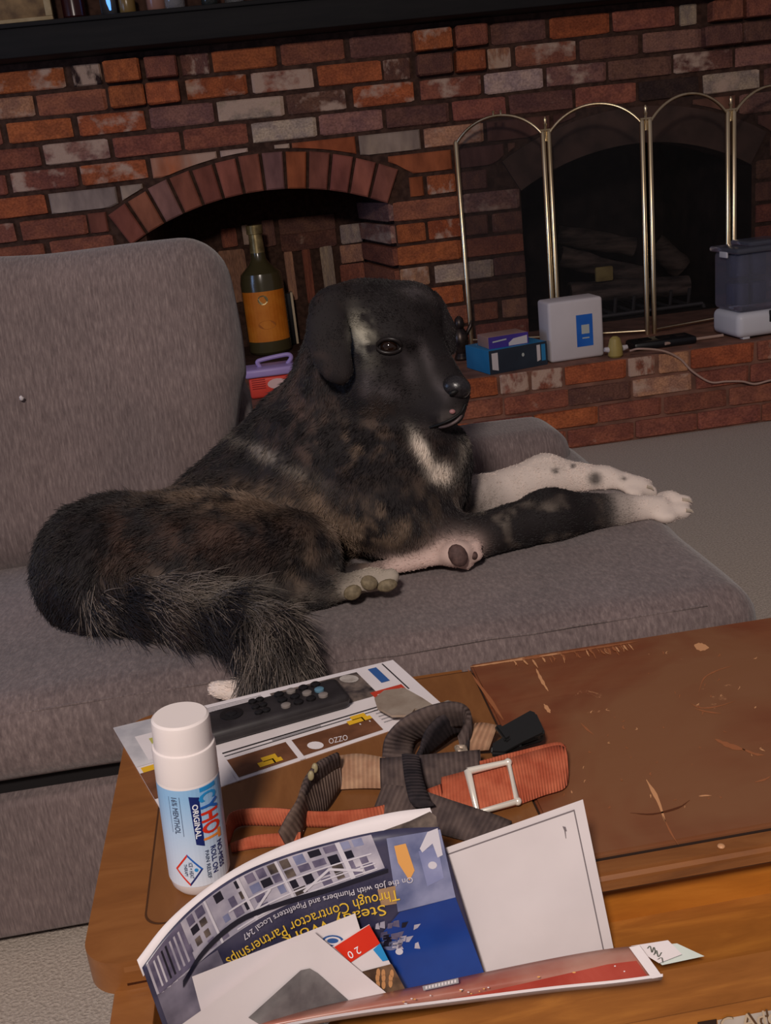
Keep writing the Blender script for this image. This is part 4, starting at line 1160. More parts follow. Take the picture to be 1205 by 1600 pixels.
def prism(name, pts2, z0, z1, mat, parent, bev, seg=3):
    bm = bmesh.new()
    a = [bm.verts.new((x, y, z0)) for x, y in pts2]; b = [bm.verts.new((x, y, z1)) for x, y in pts2]
    n = len(pts2); bm.faces.new(a[::-1]); bm.faces.new(b)
    for i in range(n): bm.faces.new((a[i], a[(i+1) % n], b[(i+1) % n], b[i]))
    if bev:
        es = [e for e in bm.edges if abs(e.verts[0].co.z-e.verts[1].co.z) < 1e-6]
        bmesh.ops.bevel(bm, geom=es, offset=bev, segments=seg, affect='EDGES')
    return bm_obj(name, bm, mat, parent, True, 40)
def rounded(x0, x1, y0, y1, r_left, n=12):
    P = []
    for cx, cy, a0 in ((x0+r_left, y0+r_left, math.pi), ):
        for i in range(n+1):
            a = a0+math.pi/2*i/n; P.append((cx+r_left*math.cos(a), cy+r_left*math.sin(a)))
    P += [(x1, y0), (x1, y1)]
    for i in range(n+1):
        a = math.pi/2+math.pi/2*i/n; P.append((x0+r_left+r_left*math.cos(a), y1-r_left+r_left*math.sin(a)))
    return P
XT = [onz(735, 1045, TZ)[0], onz(880, 1255, TZ)[0]]
prism('end_board', rounded(XL+.008, XJ-.001, YF-.002, YB, .022), TZ-.020, TZ, w_left, table, .0065, 4)
prism('inset_board', rounded(XL+.040, XJ-.001, YF+.024, YB-.012, .010), TZ-.001, TZ+.0006, w_leaf, table, .0005, 1)
prism('inset_groove', rounded(XL+.0387, XJ-.001, YF+.0227, YB-.0107, .011), TZ-.001, TZ+.00025, new_mat('groove_dark', lin(70, 40, 16), .6), table, 0)
prism('centre_board', [(XJ+.0008, YF+.0165), (XR, YF+.0165), (XR, YB), (XJ+.0008, YB)], TZ-.016, TZ+.0002, w_scar, table, .0015, 2)
prism('front_strip', [(XJ+.0008, YF-.003), (XR, YF-.003), (XR, YF+.0155), (XJ+.0008, YF+.0155)], TZ-.0135, TZ, w_edge, table, .0045, 3)
box_obj('joint_filler', (XL+.05, YF+.015, TZ-.013), (XR-.01, YB-.01, TZ-.0025), gap, table, bev=0)
pale = new_mat('pale_worn_wood', lin(196, 142, 100), .6)
# worn line along the joint, the long scratch and the chewed back edge: bare wood showing
def on_top(v, lift=0): return np.array([onz(p[0], p[1], TZ+.0004+lift) for p in v])
pr = Print(on_top)
def streak(pts, w, mat, lift=0):
    pts = catmull(pts, 4); L_, R_ = [], []
    for i, p in enumerate(pts):
        a, b = pts[max(i-1, 0)], pts[min(i+1, len(pts)-1)]; t = (b-a)/np.linalg.norm(b-a); n = np.array([-t[1], t[0]])
        ww = w*math.sin(math.pi*min(max((i+.6)/len(pts), .04), .96))*rng.uniform(.6, 1.2)
        L_.append(p+n*ww); R_.append(p-n*ww)
    pr.add(L_+R_[::-1], [(i, i+1, 2*len(pts)-2-i, 2*len(pts)-1-i) for i in range(len(pts)-1)], mat, lift)
p2 = new_mat('faded_varnish', lin(150, 92, 58), .5)
streak([(731, 1046), (760, 1085), (787, 1125)], 3.0, p2)
streak([(838, 1045), (846, 1062), (857, 1080)], 2.6, pale); streak([(850, 1100), (856, 1108), (860, 1114)], 3.5, pale)
streak([(1010, 1218), (1028, 1250), (1040, 1285)], 3.5, pale); streak([(1036, 1275), (1048, 1300), (1060, 1320)], 1.3, p2)
streak([(1118, 1155), (1140, 1165), (1165, 1172)], 4.0, p2); streak([(1160, 1170), (1180, 1178), (1195, 1180)], 2, p2)
streak([(985, 1270), (1020, 1272), (1060, 1262), (1078, 1250)], 1.6, new_mat('dark_ring', lin(84, 44, 22), .5))
streak([(1092, 1244), (1102, 1243), (1112, 1243)], 1.3, pale)
for c in [((1092, 1082), (1100, 1060), (1120, 1048), (1145, 1040)), ((1078, 1098), (1095, 1106), (1120, 1104), (1150, 1095)), ((1085, 1107), (1105, 1112), (1128, 1115))]:
    streak(list(c), 1.2, p2)
for c in [((908, 1130), (918, 1140), (928, 1148)), ((1180, 1222), (1195, 1218), (1204, 1213))]: streak(list(c), 1.4, p2)
for i in range(46):
    x = rng.uniform(880, 1200); y = rng.uniform(1010, 1270)
    streak([(x, y), (x+rng.uniform(-3, 3), y+rng.uniform(1, 3)), (x+rng.uniform(-6, 6), y+rng.uniform(2, 6))], rng.uniform(.4, 1.3), rng.choice([pale, p2, p2]))
for i in range(34):
    x = rng.uniform(800, 985); y = 1054-(x-650)*.153+rng.uniform(0, 5)
    streak([(x, y), (x+rng.uniform(2, 5), y+rng.uniform(3, 6)), (x+rng.uniform(4, 10), y+rng.uniform(7, 14))], rng.uniform(.6, 1.8), rng.choice([pale, p2, p2]), .0001+i*3e-5)
for k in range(9):
    x = 735+k*27; yb_ = 1056-(x-650)*.153; streak([(x, yb_-1), (x+20, yb_-4), (x+46, yb_-8)], rng.uniform(1.4, 2.6), rng.choice([pale, p2, p2]), .00005+k*1e-5)
streak([(1085, 1008), (1096, 1011), (1108, 1012)], 6, pale)
o = pr.build('bare_wood_scratches', table); tag(o, 'pale bare wood scratches on the red-brown top', kind='stuff')
# body of the table below the top
AP = YF+.018; YL = .437
box_obj('side_panel', (XL+.022, YL+.003, .055), (XL+.045, YB-.03, TZ-.018), w_left, table, bev=.002)
box_obj('back_panel', (XL+.050, YB-.045, .055), (XR-.02, YB-.03, TZ-.019), w_left, table, bev=.002)
zL0 = at(1205, 1436, AP)[2]; zL1 = at(1205, 1499, YL)[2]; zB1 = at(1205, 1552, YL)[2]
box_obj('apron', (XL+.046, AP, zL0-.02), (XR-.02, AP+.016, TZ-.0165), w_apron, table, bev=.001)
box_obj('ledge_moulding', (XL+.050, YL, zL1), (XR-.01, AP+.02, zL0), w_rail, table, bev=.006, seg=4)
box_obj('drawer_front', (XL+.0455, YL+.005, zB1+.0012), (XR-.015, AP+.012, zL1-.0034), w_rail, table, bev=.0025)
box_obj('lower_front', (XL+.0455, YL+.004, .10), (XR-.015, AP+.012, zB1-.0018), w_rail, table, bev=.003)
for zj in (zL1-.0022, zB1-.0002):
    box_obj('joint_shade_strip', (XL+.048, YL+.0052, zj-.0020), (XR-.02, AP, zj+.0020), gap, table, bev=0)  # dark strips stand in for the shade lines between the front boards
box_obj('gap_board', (XL+.046, AP+.002, .08), (XR-.03, AP+.02, TZ-.03), gap, table, bev=0)  # dark backing, coloured as the shade deep in the gaps
box_obj('plinth', (XL+.02, .30, .0), (XR-.01, YB-.03, .10), w_rail, table, bev=.006)
for px, py in ((1127, 1322),):
    P = onz(px, py, TZ+.0008); ellipsoid('screw_head', P, np.eye(3), (.0022, .0022, .0012), new_mat('tan_screw', lin(190, 140, 100), .4), table, 12)
# sticker with outlined letters on the lower front
t = thing('sticker', 'grey paper sticker with bold outlined letters on the lower table front', 'sticker', tuple(at(1170, 1600, YL+.003)))
fn_st = lambda v, lift: np.array([at(p[0], p[1], YL+.0035-lift) for p in v])
pr = Print(fn_st); stk = noise_mat('grey_sticker', lin(176, 164, 152), lin(196, 186, 176), 30, rough=.6)
pr.quad((1121, 1594), (1262, 1568), (1280, 1650), (1132, 1672), stk); pr.build('paper', t)
pr = Print(fn_st); ink = new_mat('brown_ink', lin(92, 66, 44), .6); inkl = new_mat('tan_letter_fill', lin(196, 176, 150), .6)
pr.text('C Addy', (1126, 1617), (1, -.19), (-.2, -1), ink, size=38, lift=.0004)
pr.text('C Addy', (1127, 1615.5), (1, -.19), (-.2, -1), inkl, size=34.5, lift=.0007)
pr.build('lettering', t)
pr = Print(fn_st); pr.quad((1090, 1597), (1120, 1592), (1122, 1640), (1092, 1645), new_mat('keyhole_dark', lin(44, 26, 16), .6)); pr.build('dark_tab', t)

# ================================================================== roll-on bottle
wp = new_mat('white_cap_plastic', lin(226, 216, 214), .35)
B0 = onz(314, 1374, TZ+.0012)
wB = (B0-CC)@FW; Rb_ = 47*wB/F_PX
lo, hi = TZ, TZ+.5
for _ in range(40):
    m_ = (lo+hi)/2
    if proj([B0[0], B0[1], m_])[1] > 1121: lo = m_
    else: hi = m_
BH = lo-TZ
tilt = math.radians(3.0)
bt = thing('roll_on_bottle', 'white capped roll-on pain relief bottle with pale blue label on the table', 'bottle', tuple(B0), None, (0, 0, 0))
bt.rotation_euler = (Matrix.Rotation(tilt, 3, Vector(FW*np.array([1, 1, 0])).normalized())).to_euler()
bpy.context.view_layer.update()
def blathe(name, prof, mat, n=48):
    bm = bmesh.new(); lathe(bm, prof, n); o = bm_obj(name, bm, mat, None, True, 35); o.parent = bt; return o
blathe('body', [(Rb_*.80, 0), (Rb_*.93, .003), (Rb_, .009), (Rb_, BH*.665), (Rb_*.985, BH*.675)], wp)
blathe('collar', [(Rb_*1.0, BH*.67), (Rb_*1.0, BH*.825), (Rb_*.98, BH*.84), (Rb_*.93, BH*.845)], wp)
blathe('cap', [(Rb_*.925, BH*.84), (Rb_*.92, BH*.97), (Rb_*.90, BH*.99), (Rb_*.83, BH), (Rb_*.3, BH*.999)], wp)
th0 = math.atan2(-B0[0], B0[1])          # the side that faces the viewer
th0 = math.atan2(B0[0], B0[1])
def cyl(v, lift=0):
    th = v[:, 0]; R_ = Rb_*1.004+lift
    fx, fy = -math.sin(th0), -math.cos(th0)   # towards the camera
    rx, ry = math.cos(th0), -math.sin(th0)
    return np.stack([R_*(np.cos(th)*fx+np.sin(th)*rx), R_*(np.cos(th)*fy+np.sin(th)*ry), v[:, 1]*BH], 1)
lbl = bpy.data.materials.new('pale_blue_label'); lbl.use_nodes = True
bsdf(lbl).inputs['Roughness'].default_value = .35
tc = nd(lbl, 'ShaderNodeTexCoord'); sx = nd(lbl, 'ShaderNodeSeparateXYZ'); lk(lbl, tc.outputs['Object'], sx.inputs[0])
mr = nd(lbl, 'ShaderNodeMapRange'); mr.inputs[1].default_value = 0; mr.inputs[2].default_value = BH*.6; lk(lbl, sx.outputs[2], mr.inputs[0])
rl = ramp(lbl, mr.outputs[0], [(.05, lin(222, 226, 236)), (.45, lin(196, 212, 234)), (1, lin(140, 184, 224))]); lk(lbl, rl.outputs[0], bsdf(lbl).inputs['Base Color'])
def lab(name, fnc):
    p = Print(cyl); fnc(p); o = p.build(name, None); o.parent = bt; return o
lab('label', lambda p: p.quad((-2.6, .655), (2.6, .655), (2.6, .075), (-2.6, .075), lbl, 0, 40, 2))
nav = new_mat('navy_print', lin(26, 40, 104), .4); bl1 = new_mat('sky_print', lin(40, 140, 204), .4); bl2 = new_mat('deep_blue_print', lin(34, 96, 180), .4)
rd = new_mat('red_print_label', lin(214, 50, 30), .4); orr = new_mat('orange_print', lin(236, 140, 60), .4); wht_p = new_mat('white_print', lin(236, 238, 244), .4); gryp = new_mat('slate_print', lin(70, 84, 110), .4)
UPT = (1, 0)     # letters stand towards +theta, read downwards
def btext(name, items):
    p = Print(cyl)
    for body, th, zz_, hgt, wid, mat, lift in items:
        v, f = text_geo(body); w = v[:, 0].max()-v[:, 0].min(); ch = .70
        for q, (da, db) in enumerate([(0, 0), (1, 0), (-1, 0), (0, 1), (0, -1), (.7, .7), (-.7, -.7)]):
            e = .036 if name == 'brand_lettering' else .022
            p.add(np.stack([th+(v[:, 1]+da*e)/ch*hgt, zz_-(v[:, 0]-v[:, 0].min()+db*e)/w*wid], 1), f, mat, lift+q*4e-6)
    o = p.build(name, None); o.parent = bt
Z = lambda y: (1535-y)/1273.0*.985    # rows measured down the bottle's front
btext('brand_lettering', [('C', .24, Z(738), .60, .046, bl1, .0002), ('Y', .24, Z(806), .60, .054, bl2, .00035), ('H', .24, Z(884), .60, .054, rd, .0002), ('O', .24, Z(968), .62, .062, rd, .0002), ('T', .24, Z(1050), .62, .050, orr, .0002)])
lab('letter_bar', lambda p: p.quad((.26, Z(692)), (.86, Z(692)), (.86, Z(722)), (.26, Z(722)), bl1, .0002, 8, 1))
lab('name_band', lambda p: p.quad((-.10, Z(735)), (.22, Z(755)), (.22, Z(1130)), (-.04, Z(1105)), nav, .0002))
btext('band_lettering', [('ORIGINAL', -.02, Z(800), .17, .20, wht_p, .0004)])
btext('strength_lettering', [('16% MENTHOL', -.66, Z(740), .18, .215, gryp, .0002)])
lab('strength_rules', lambda p: (p.quad((-.76, Z(735)), (-.75, Z(735)), (-.75, Z(1010)), (-.76, Z(1010)), gryp, .0002), p.quad((-.40, Z(735)), (-.385, Z(735)), (-.385, Z(1035)), (-.40, Z(1035)), gryp, .0002)))
btext('product_lettering', [('NO-MESS', .66, Z(1140), .19, .16, nav, .0002), ('ROLL ON', .40, Z(1155), .18, .16, nav, .0002), ('PAIN RELIEF', .20, Z(1170), .12, .17, gryp, .0002)])
def diamond(p):
    c = (-.38, Z(1300)); a, b = .46, .098; k = .84
    A = [(c[0], c[1]+b), (c[0]+a, c[1]), (c[0], c[1]-b), (c[0]-a, c[1])]; Bq = [(c[0]+(x-c[0])*k, c[1]+(y-c[1])*k) for x, y in A]
    for i, m in enumerate([bl2, nav, rd, rd]):
        j = (i+1) % 4; p.quad(A[i], A[j], Bq[j], Bq[i], m, .0002, 4, 1)
lab('diamond_emblem', diamond)
btext('emblem_lettering', [('ICE + HEAT', -.36, Z(1240), .12, .095, gryp, .0003), ('THERAPY', -.52, Z(1252), .10, .075, gryp, .0003)])
lab('emblem_dot', lambda p: p.disc((-.14, Z(1300)), .06, .011, bl1, .0003))

# ================================================================== flyer under the remote
paper = noise_mat('white_paper', lin(214, 206, 208), lin(222, 214, 216), 20, rough=.7, spec=.2)
FA, FB, FC_, FD_ = (177, 1137), (614, 1031), (702, 1110), (249, 1261)
FZ = TZ+.0012
def fly(v, lift=0): return np.array([onz(p[0], p[1], FZ+.0003+lift) for p in v])
t = thing('flyer', 'printed grocery flyer lying flat under the remote on the table', 'flyer', tuple(onz(430, 1140, FZ)))
cor = [onz(*p, FZ) for p in (FA, FB, FC_, FD_)]
mesh_obj('sheet', [c-np.array([0, 0, .0009]) for c in cor]+cor, [(0, 1, 2, 3), (4, 5, 6, 7), (0, 1, 5, 4), (1, 2, 6, 5), (2, 3, 7, 6), (3, 0, 4, 7)], paper, t)
def fq(u, v):   # position on the flyer in fractions
    A, B, C_, D = (np.array(p, float) for p in (FA, FB, FC_, FD_)); return tuple((A*(1-u)+B*u)*(1-v)+(D*(1-u)+C_*u)*v)
pr = Print(fly)
def fbox(u0, v0, u1, v1, m, lift=.0001): pr.quad(fq(u0, v0), fq(u1, v0), fq(u1, v1), fq(u0, v1), m, lift, 2, 2)
brown_p = noise_mat('brown_photo', lin(96, 60, 40), lin(120, 78, 54), 60, rough=.5); slate_p = noise_mat('dark_photo', lin(50, 44, 46), lin(120, 106, 98), 90, rough=.5)
yel = new_mat('yellow_figure', lin(224, 176, 40), .5); grl = new_mat('grey_text_lines', lin(150, 146, 150), .7); blk = new_mat('black_print', lin(36, 32, 36), .6); blu = new_mat('blue_print_flyer', lin(50, 90, 150), .5)
grm = noise_mat('marble_print', lin(168, 166, 172), lin(210, 206, 208), 30, rough=.6)
fbox(.0, .0, .20, .5, grm); fbox(.05, .16, .18, .46, paper, .0002); fbox(.09, .22, .17, .42, new_mat('lime_photo', lin(180, 176, 90), .6), .0003)
fbox(.0, .58, .10, .90, brown_p); fbox(.012, .52, .07, .58, yel)
for i in range(7): fbox(.22, .04+i*.016, .52, .046+i*.016, grl)
fbox(.55, .05, .86, .46, slate_p); fbox(.90, .05, .93, .30, blu, .0002); fbox(.955, .02, .96, .5, blk)
for c in [(.63, .20, .034, .08), (.75, .16, .03, .07), (.82, .12, .026, .06), (.70, .32, .034, .07)]:
    P = fq(c[0], c[1]); pr.disc(P, 15, 6, noise_mat('dish_print', lin(140, 130, 122), lin(190, 182, 176), 70), .0003)
fbox(.84, .40, .95, .54, new_mat('red_tag_print', lin(186, 60, 40), .5), .0002); fbox(.855, .455, .94, .485, paper, .0004)
fbox(.28, .62, .95, .635, blk); fbox(.28, .665, .95, .675, blk); fbox(.45, .64, .62, .66, grl)
fbox(.27, .72, .78, .96, brown_p); fbox(.485, .70, .505, 1.0, paper, .0002); fbox(.27, .70, .28, 1.0, paper, .0002)
for u in np.linspace(.73, .93, 7): fbox(u, .78, u+.004, .80, paper, .0002)
for (u, v) in [(.36, .87), (.70, .70)]:
    for du, dv, w_, h_ in [(0, 0, .055, .06), (.02, -.05, .05, .06), (.05, .01, .03, .05)]:
        fbox(u+du, v+dv, u+du+w_, v+dv+h_, yel, .0004)
pr.text('OZZO', fq(.60, .92), (1, -.23), (-.2, -1), paper, width=30, size=12, lift=.0004); pr.disc(fq(.56, .88), 13, 6, paper, .0004)
for i in range(5): fbox(.80, .66+i*.05, .95, .673+i*.05, grl)
for k in range(14): 
    v = .58+k*.022; fbox(.10, v, .115, v+.011, brown_p)
pr.build('printed_page', t)

# remote control
rk = noise_mat('remote_plastic', lin(34, 30, 32), lin(46, 42, 44), 60, rough=.5)
A, B = onz(316, 1172, FZ+.001), onz(549, 1106, FZ+.001)
d = B-A; L = np.linalg.norm(d); ang = math.atan2(d[1], d[0])
rt = thing('remote_control', 'slim black television remote lying on the flyer', 'remote', tuple(A), None, (0, 0, ang))
RW, RH = .030, .013
bm = bmesh.new(); add_box(bm, (0, -.004, 0), (L, RW, RH), .0045, 3)
for v in bm.verts:
    if v.co.z < RH*.5: v.co.y = RW*.5+(v.co.y-RW*.5)*.82; 
o = bm_obj('case', bm, rk, None, True, 50); o.parent = rt
keys = new_mat('grey_key', lin(120, 112, 108), .5); keyd = new_mat('black_key', lin(20, 18, 20), .4); keyb = new_mat('blue_key', lin(84, 120, 140), .5)
def key(name, u, v, r, m, hh=.0022):
    bm = bmesh.new(); tube(bm, [Vector((u*L, v*RW, RH-.0005)), Vector((u*L, v*RW, RH+hh*.7)), Vector((u*L, v*RW, RH+hh))], [r, r, r*.7], 14); o = bm_obj(name, bm, m, None, True, 40); o.parent = rt
for i in range(4):
    for j in range(3): key('button', .58+i*.085, .16+j*.32, .0036, keyb if (i, j) == (3, 1) else keys if (i+j) % 3 == 0 else keyd)
key('direction_pad', .24, .5, .0085, keyd, .001); key('ok_button', .24, .5, .0042, keyd, .002)
for u, v in [(.40, .2), (.40, .5), (.40, .8), (.45, .2), (.45, .5), (.45, .8), (.06, .75), (.06, .3)]: key('button', u, v, .003, keyd)

# ================================================================== dog harness and collar
def webbing(name, c0, c1, rib=700, rough=.85, mixf=.4):
    m = new_mat(name, c0, rough, 0, .2)
    tcn = nd(m, 'ShaderNodeTexCoord'); wv = nd(m, 'ShaderNodeTexWave', wave_type='BANDS', bands_direction='X', Scale=rib/140.0, Distortion=.4)
    lk(m, tcn.outputs['UV'], wv.inputs['Vector'])
    n = nd(m, 'ShaderNodeTexNoise', Scale=90.0, Detail=5.0); lk(m, tcn.outputs['Object'], n.inputs['Vector'])
    r = ramp(m, n.outputs['Fac'], [(.35, c0), (.65, c1)])
    x = nd(m, 'ShaderNodeMix', data_type='RGBA', blend_type='MULTIPLY'); x.inputs[0].default_value = mixf
    r2 = ramp(m, wv.outputs['Fac'], [(.1, (.5, .48, .48, 1)), (.6, (1, 1, 1, 1))])
    lk(m, r.outputs[0], x.inputs[6]); lk(m, r2.outputs[0], x.inputs[7]); lk(m, x.outputs[2], bsdf(m).inputs['Base Color'])
    bump(m, wv.outputs['Fac'], .5, .0012); return m
wg = webbing('dark_grey_webbing', lin(62, 52, 52), lin(92, 78, 74)); wbk = webbing('black_padded_webbing', lin(34, 30, 34), lin(56, 48, 50))
wt = webbing('tan_webbing', lin(150, 112, 88), lin(176, 140, 112)); wo = webbing('orange_webbing', lin(160, 76, 52), lin(182, 98, 70), 1100, .85, .18)
wgb = webbing('brown_grey_webbing', lin(82, 66, 60), lin(112, 94, 84))
def ribbon(name, st, mat, parent, th=.0022, n=8):
    """strap from stations ((px, py, z) one edge, (px, py, z) other edge)"""
    A = catmull([onz(*a) for a, b in st], n); B = catmull([onz(*b) for a, b in st], n)
    N = len(A); K = 5; V = []; uvs = []
    T_ = np.gradient(A+B, axis=0); Nn = np.cross(T_, B-A); Nn /= np.linalg.norm(Nn, axis=1, keepdims=True)+1e-12
    run = np.concatenate([[0], np.cumsum(np.linalg.norm(np.diff((A+B)/2, axis=0), axis=1))])
    for sgn in (1, -1):
        for i in range(N):
            for j in range(K):
                u = j/(K-1); e = th*.5*(1 if 0 < j < K-1 else .55)
                V.append(A[i]*(1-u)+B[i]*u+Nn[i]*sgn*e); uvs.append((run[i]*20, u*.2))
    Fc = []; o2 = N*K
    for i in range(N-1):
        for j in range(K-1):
            a = i*K+j; Fc.append((a, a+1, a+K+1, a+K)); a += o2; Fc.append((a, a+K, a+K+1, a+1))
        a = i*K; Fc.append((a, a+K, a+K+o2, a+o2)); a = i*K+K-1; Fc.append((a+K, a, a+o2, a+K+o2))
    for i in (0, N-1):
        for j in range(K-1):
            a = i*K+j; Fc.append((a, a+1, a+1+o2, a+o2))
    o = mesh_obj(name, V, Fc, mat, parent, smooth=True)
    ul = o.data.uv_layers.new(name='UVMap'); 
    li = np.zeros(len(o.data.loops), np.int32); o.data.loops.foreach_get('vertex_index', li)
    ul.data.foreach_set('uv', np.array(uvs, np.float32)[li].ravel())
    return o
chrome = new_mat('polished_steel', lin(236, 228, 216), .24, .35)
steel = noise_mat('rusty_steel', lin(158, 138, 122), lin(186, 170, 154), 60, rough=.45, metal=.45)
z0 = TZ+.0016
col_ = thing('dog_collar', 'orange webbing dog collar with a square steel slide buckle', 'collar', tuple(onz(790, 1230, z0)))
ribbon('strap', [((690, 1215, z0+.012), (690, 1260, z0+.001)), ((728, 1205, z0+.014), (735, 1270, z0+.001)), ((780, 1190, z0+.016), (795, 1262, z0+.001)), ((840, 1172, z0+.016), (850, 1243, z0+.001)), ((872, 1165, z0+.015), (882, 1232, z0+.001)), ((884, 1170, z0+.014), (886, 1214, z0+.002)), ((870, 1160, z0+.014), (868, 1196, z0+.004)), ((800, 1176, z0+.014), (800, 1196, z0+.006)), ((750, 1190, z0+.014), (750, 1205, z0+.006))], wo, col_)
ribbon('strap', [((330, 1330, z0+.004), (335, 1345, z0)), ((352, 1290, z0+.008), (356, 1322, z0)), ((365, 1268, z0+.010), (372, 1292, z0)), ((420, 1262, z0+.010), (430, 1290, z0)), ((500, 1268, z0+.010), (505, 1292, z0)), ((580, 1262, z0+.010), (585, 1288, z0)), ((620, 1250, z0+.009), (630, 1275, z0)), ((690, 1225, z0+.010), (695, 1262, z0))], wo, col_)
ribbon('strap', [((360, 1318, z0+.003), (362, 1332, z0)), ((400, 1305, z0+.006), (405, 1325, z0)), ((470, 1300, z0+.006), (470, 1320, z0))], wo, col_)
bp = [(731, 1205), (794, 1191), (809, 1252), (746, 1270)]
hz = [z0+.0175, z0+.0175, z0+.004, z0+.004]
cs = [onz(p[0], p[1], z) for p, z in zip(bp, hz)]
tube_obj('slide_buckle', [cs[0], cs[1], cs[2], cs[3], cs[0], cs[0]+(cs[1]-cs[0])*.12], .0024, chrome, col_, 10)
for c in cs[1:]: ellipsoid('buckle_corner', c, np.eye(3), (.0026,)*3, chrome, col_, 10)

hn = thing('dog_harness', 'dark grey padded dog harness straps lying in a heap on the table', 'harness', tuple(onz(620, 1210, z0)))
# padded loop that rises in the middle
ribbon('padded_strap', [((596, 1188, z0+.004), (640, 1196, z0+.002)), ((606, 1150, z0+.022), (650, 1160, z0+.006)), ((640, 1118, z0+.034), (676, 1150, z0+.010)), ((690, 1100, z0+.040), (702, 1140, z0+.014)), ((722, 1102, z0+.038), (728, 1138, z0+.012)), ((733, 1120, z0+.028), (732, 1160, z0+.006)), ((715, 1150, z0+.014), (722, 1182, z0+.002))], wg, hn, .005)
ribbon('padded_strap', [((655, 1182, z0+.012), (640, 1200, z0+.001)), ((668, 1140, z0+.026), (690, 1165, z0+.004)), ((700, 1112, z0+.032), (712, 1150, z0+.006)), ((722, 1112, z0+.030), (738, 1150, z0+.004)), ((730, 1150, z0+.014), (728, 1188, z0+.001))], wbk, hn, .004)
ribbon('strap', [((594, 1185, z0+.015), (596, 1240, z0+.002)), ((640, 1182, z0+.017), (645, 1238, z0+.003)), ((700, 1176, z0+.017), (705, 1226, z0+.004)), ((750, 1172, z0+.015), (752, 1215, z0+.004))], wg, hn, .003)
ribbon('strap', [((600, 1225, z0+.018), (582, 1272, z0+.004)), ((650, 1232, z0+.018), (628, 1282, z0+.003)), ((710, 1252, z0+.014), (690, 1304, z0+.001)), ((770, 1272, z0+.008), (745, 1318, z0)), ((800, 1284, z0+.006), (780, 1326, z0))], wg, hn, .003)
ribbon('strap', [((628, 1180, z0+.022), (655, 1182, z0+.022)), ((632, 1215, z0+.022), (660, 1215, z0+.021)), ((640, 1250, z0+.020), (672, 1250, z0+.019)), ((650, 1262, z0+.016), (680, 1258, z0+.016))], wbk, hn, .003)
ribbon('strap', [((522, 1182, z0+.014), (524, 1234, z0+.001)), ((560, 1178, z0+.014), (562, 1232, z0+.001)), ((602, 1184, z0+.013), (602, 1232, z0+.002))], wt, hn)
ribbon('strap', [((526, 1178, z0+.020), (532, 1232, z0+.001)), ((500, 1188, z0+.024), (512, 1262, z0+.001)), ((478, 1215, z0+.026), (494, 1276, z0+.001)), ((466, 1250, z0+.026), (480, 1280, z0+.001)), ((450, 1275, z0+.020), (470, 1305, z0+.001)), ((436, 1300, z0+.012), (450, 1325, z0))], wgb, hn, .0035)
ribbon('strap', [((470, 1240, z0+.026), (478, 1262, z0+.010)), ((486, 1205, z0+.030), (490, 1236, z0+.012)), ((508, 1186, z0+.030), (514, 1212, z0+.012)), ((528, 1176, z0+.026), (530, 1200, z0+.012))], wg, hn, .003)
# side release buckle, tan stub and rusty adjuster
def flat_part(name, pts, zc, th, mat, parent, bev=.0012):
    bm = bmesh.new(); a = [bm.verts.new(onz(x, y, z0+zz+th)) for (x, y), zz in zip(pts, zc)]
    b = [bm.verts.new(v.co-Vector((0, 0, th))) for v in a]; n = len(a)
    bm.faces.new(a); bm.faces.new(b[::-1])
    for i in range(n): bm.faces.new((a[i], b[i], b[(i+1) % n], a[(i+1) % n]))
    if bev: bmesh.ops.bevel(bm, geom=[e for e in bm.edges], offset=bev, segments=2, affect='EDGES')
    return bm_obj(name, bm, mat, parent, True, 40)
bk = new_mat('glossy_black_plastic', lin(26, 26, 26), .25, 0, .6)
flat_part('buckle_body', [(778, 1136), (828, 1108), (838, 1112), (852, 1142), (846, 1146), (800, 1160)], [.012, .012, .011, .007, .007, .007], .007, bk, hn)
flat_part('buckle_prong', [(768, 1160), (798, 1142), (828, 1132), (850, 1136), (851, 1146), (812, 1158), (790, 1176), (766, 1176)], [.013, .014, .014, .012, .009, .010, .008, .008], .004, bk, hn)
flat_part('buckle_prong', [(772, 1132), (784, 1130), (800, 1150), (790, 1156)], [.016, .016, .013, .013], .004, bk, hn)
ribbon('strap', [((736, 1132, z0+.015), (716, 1170, z0+.004)), ((756, 1130, z0+.017), (736, 1174, z0+.005)), ((778, 1134, z0+.016), (764, 1172, z0+.006))], wt, hn, .004)
flat_part('rusty_adjuster', [(585, 1090), (600, 1078), (632, 1074), (660, 1090), (682, 1104), (676, 1110), (648, 1106), (640, 1118), (612, 1118), (590, 1106)], [.006]*4+[.010]*2+[.006]*4, .0018, steel, hn, .0004)
tube_obj('adjuster_bar', [onz(650, 1118, z0+.008), onz(690, 1102, z0+.018), onz(700, 1098, z0+.022), onz(728, 1108, z0+.026)], .0018, steel, hn)
tube_obj('adjuster_ring', [onz(x, y, z0+.012) for x, y in [(714, 1168), (718, 1176), (728, 1176), (726, 1168), (714, 1168), (716, 1172)]], .002, steel, hn)
for P in [(492, 1200), (486, 1212)]: ellipsoid('snap', onz(*P, z0+.030), IMG, (.0020, .0032, .0012), new_mat('olive_snap', lin(140, 128, 96), .5), hn, 12)

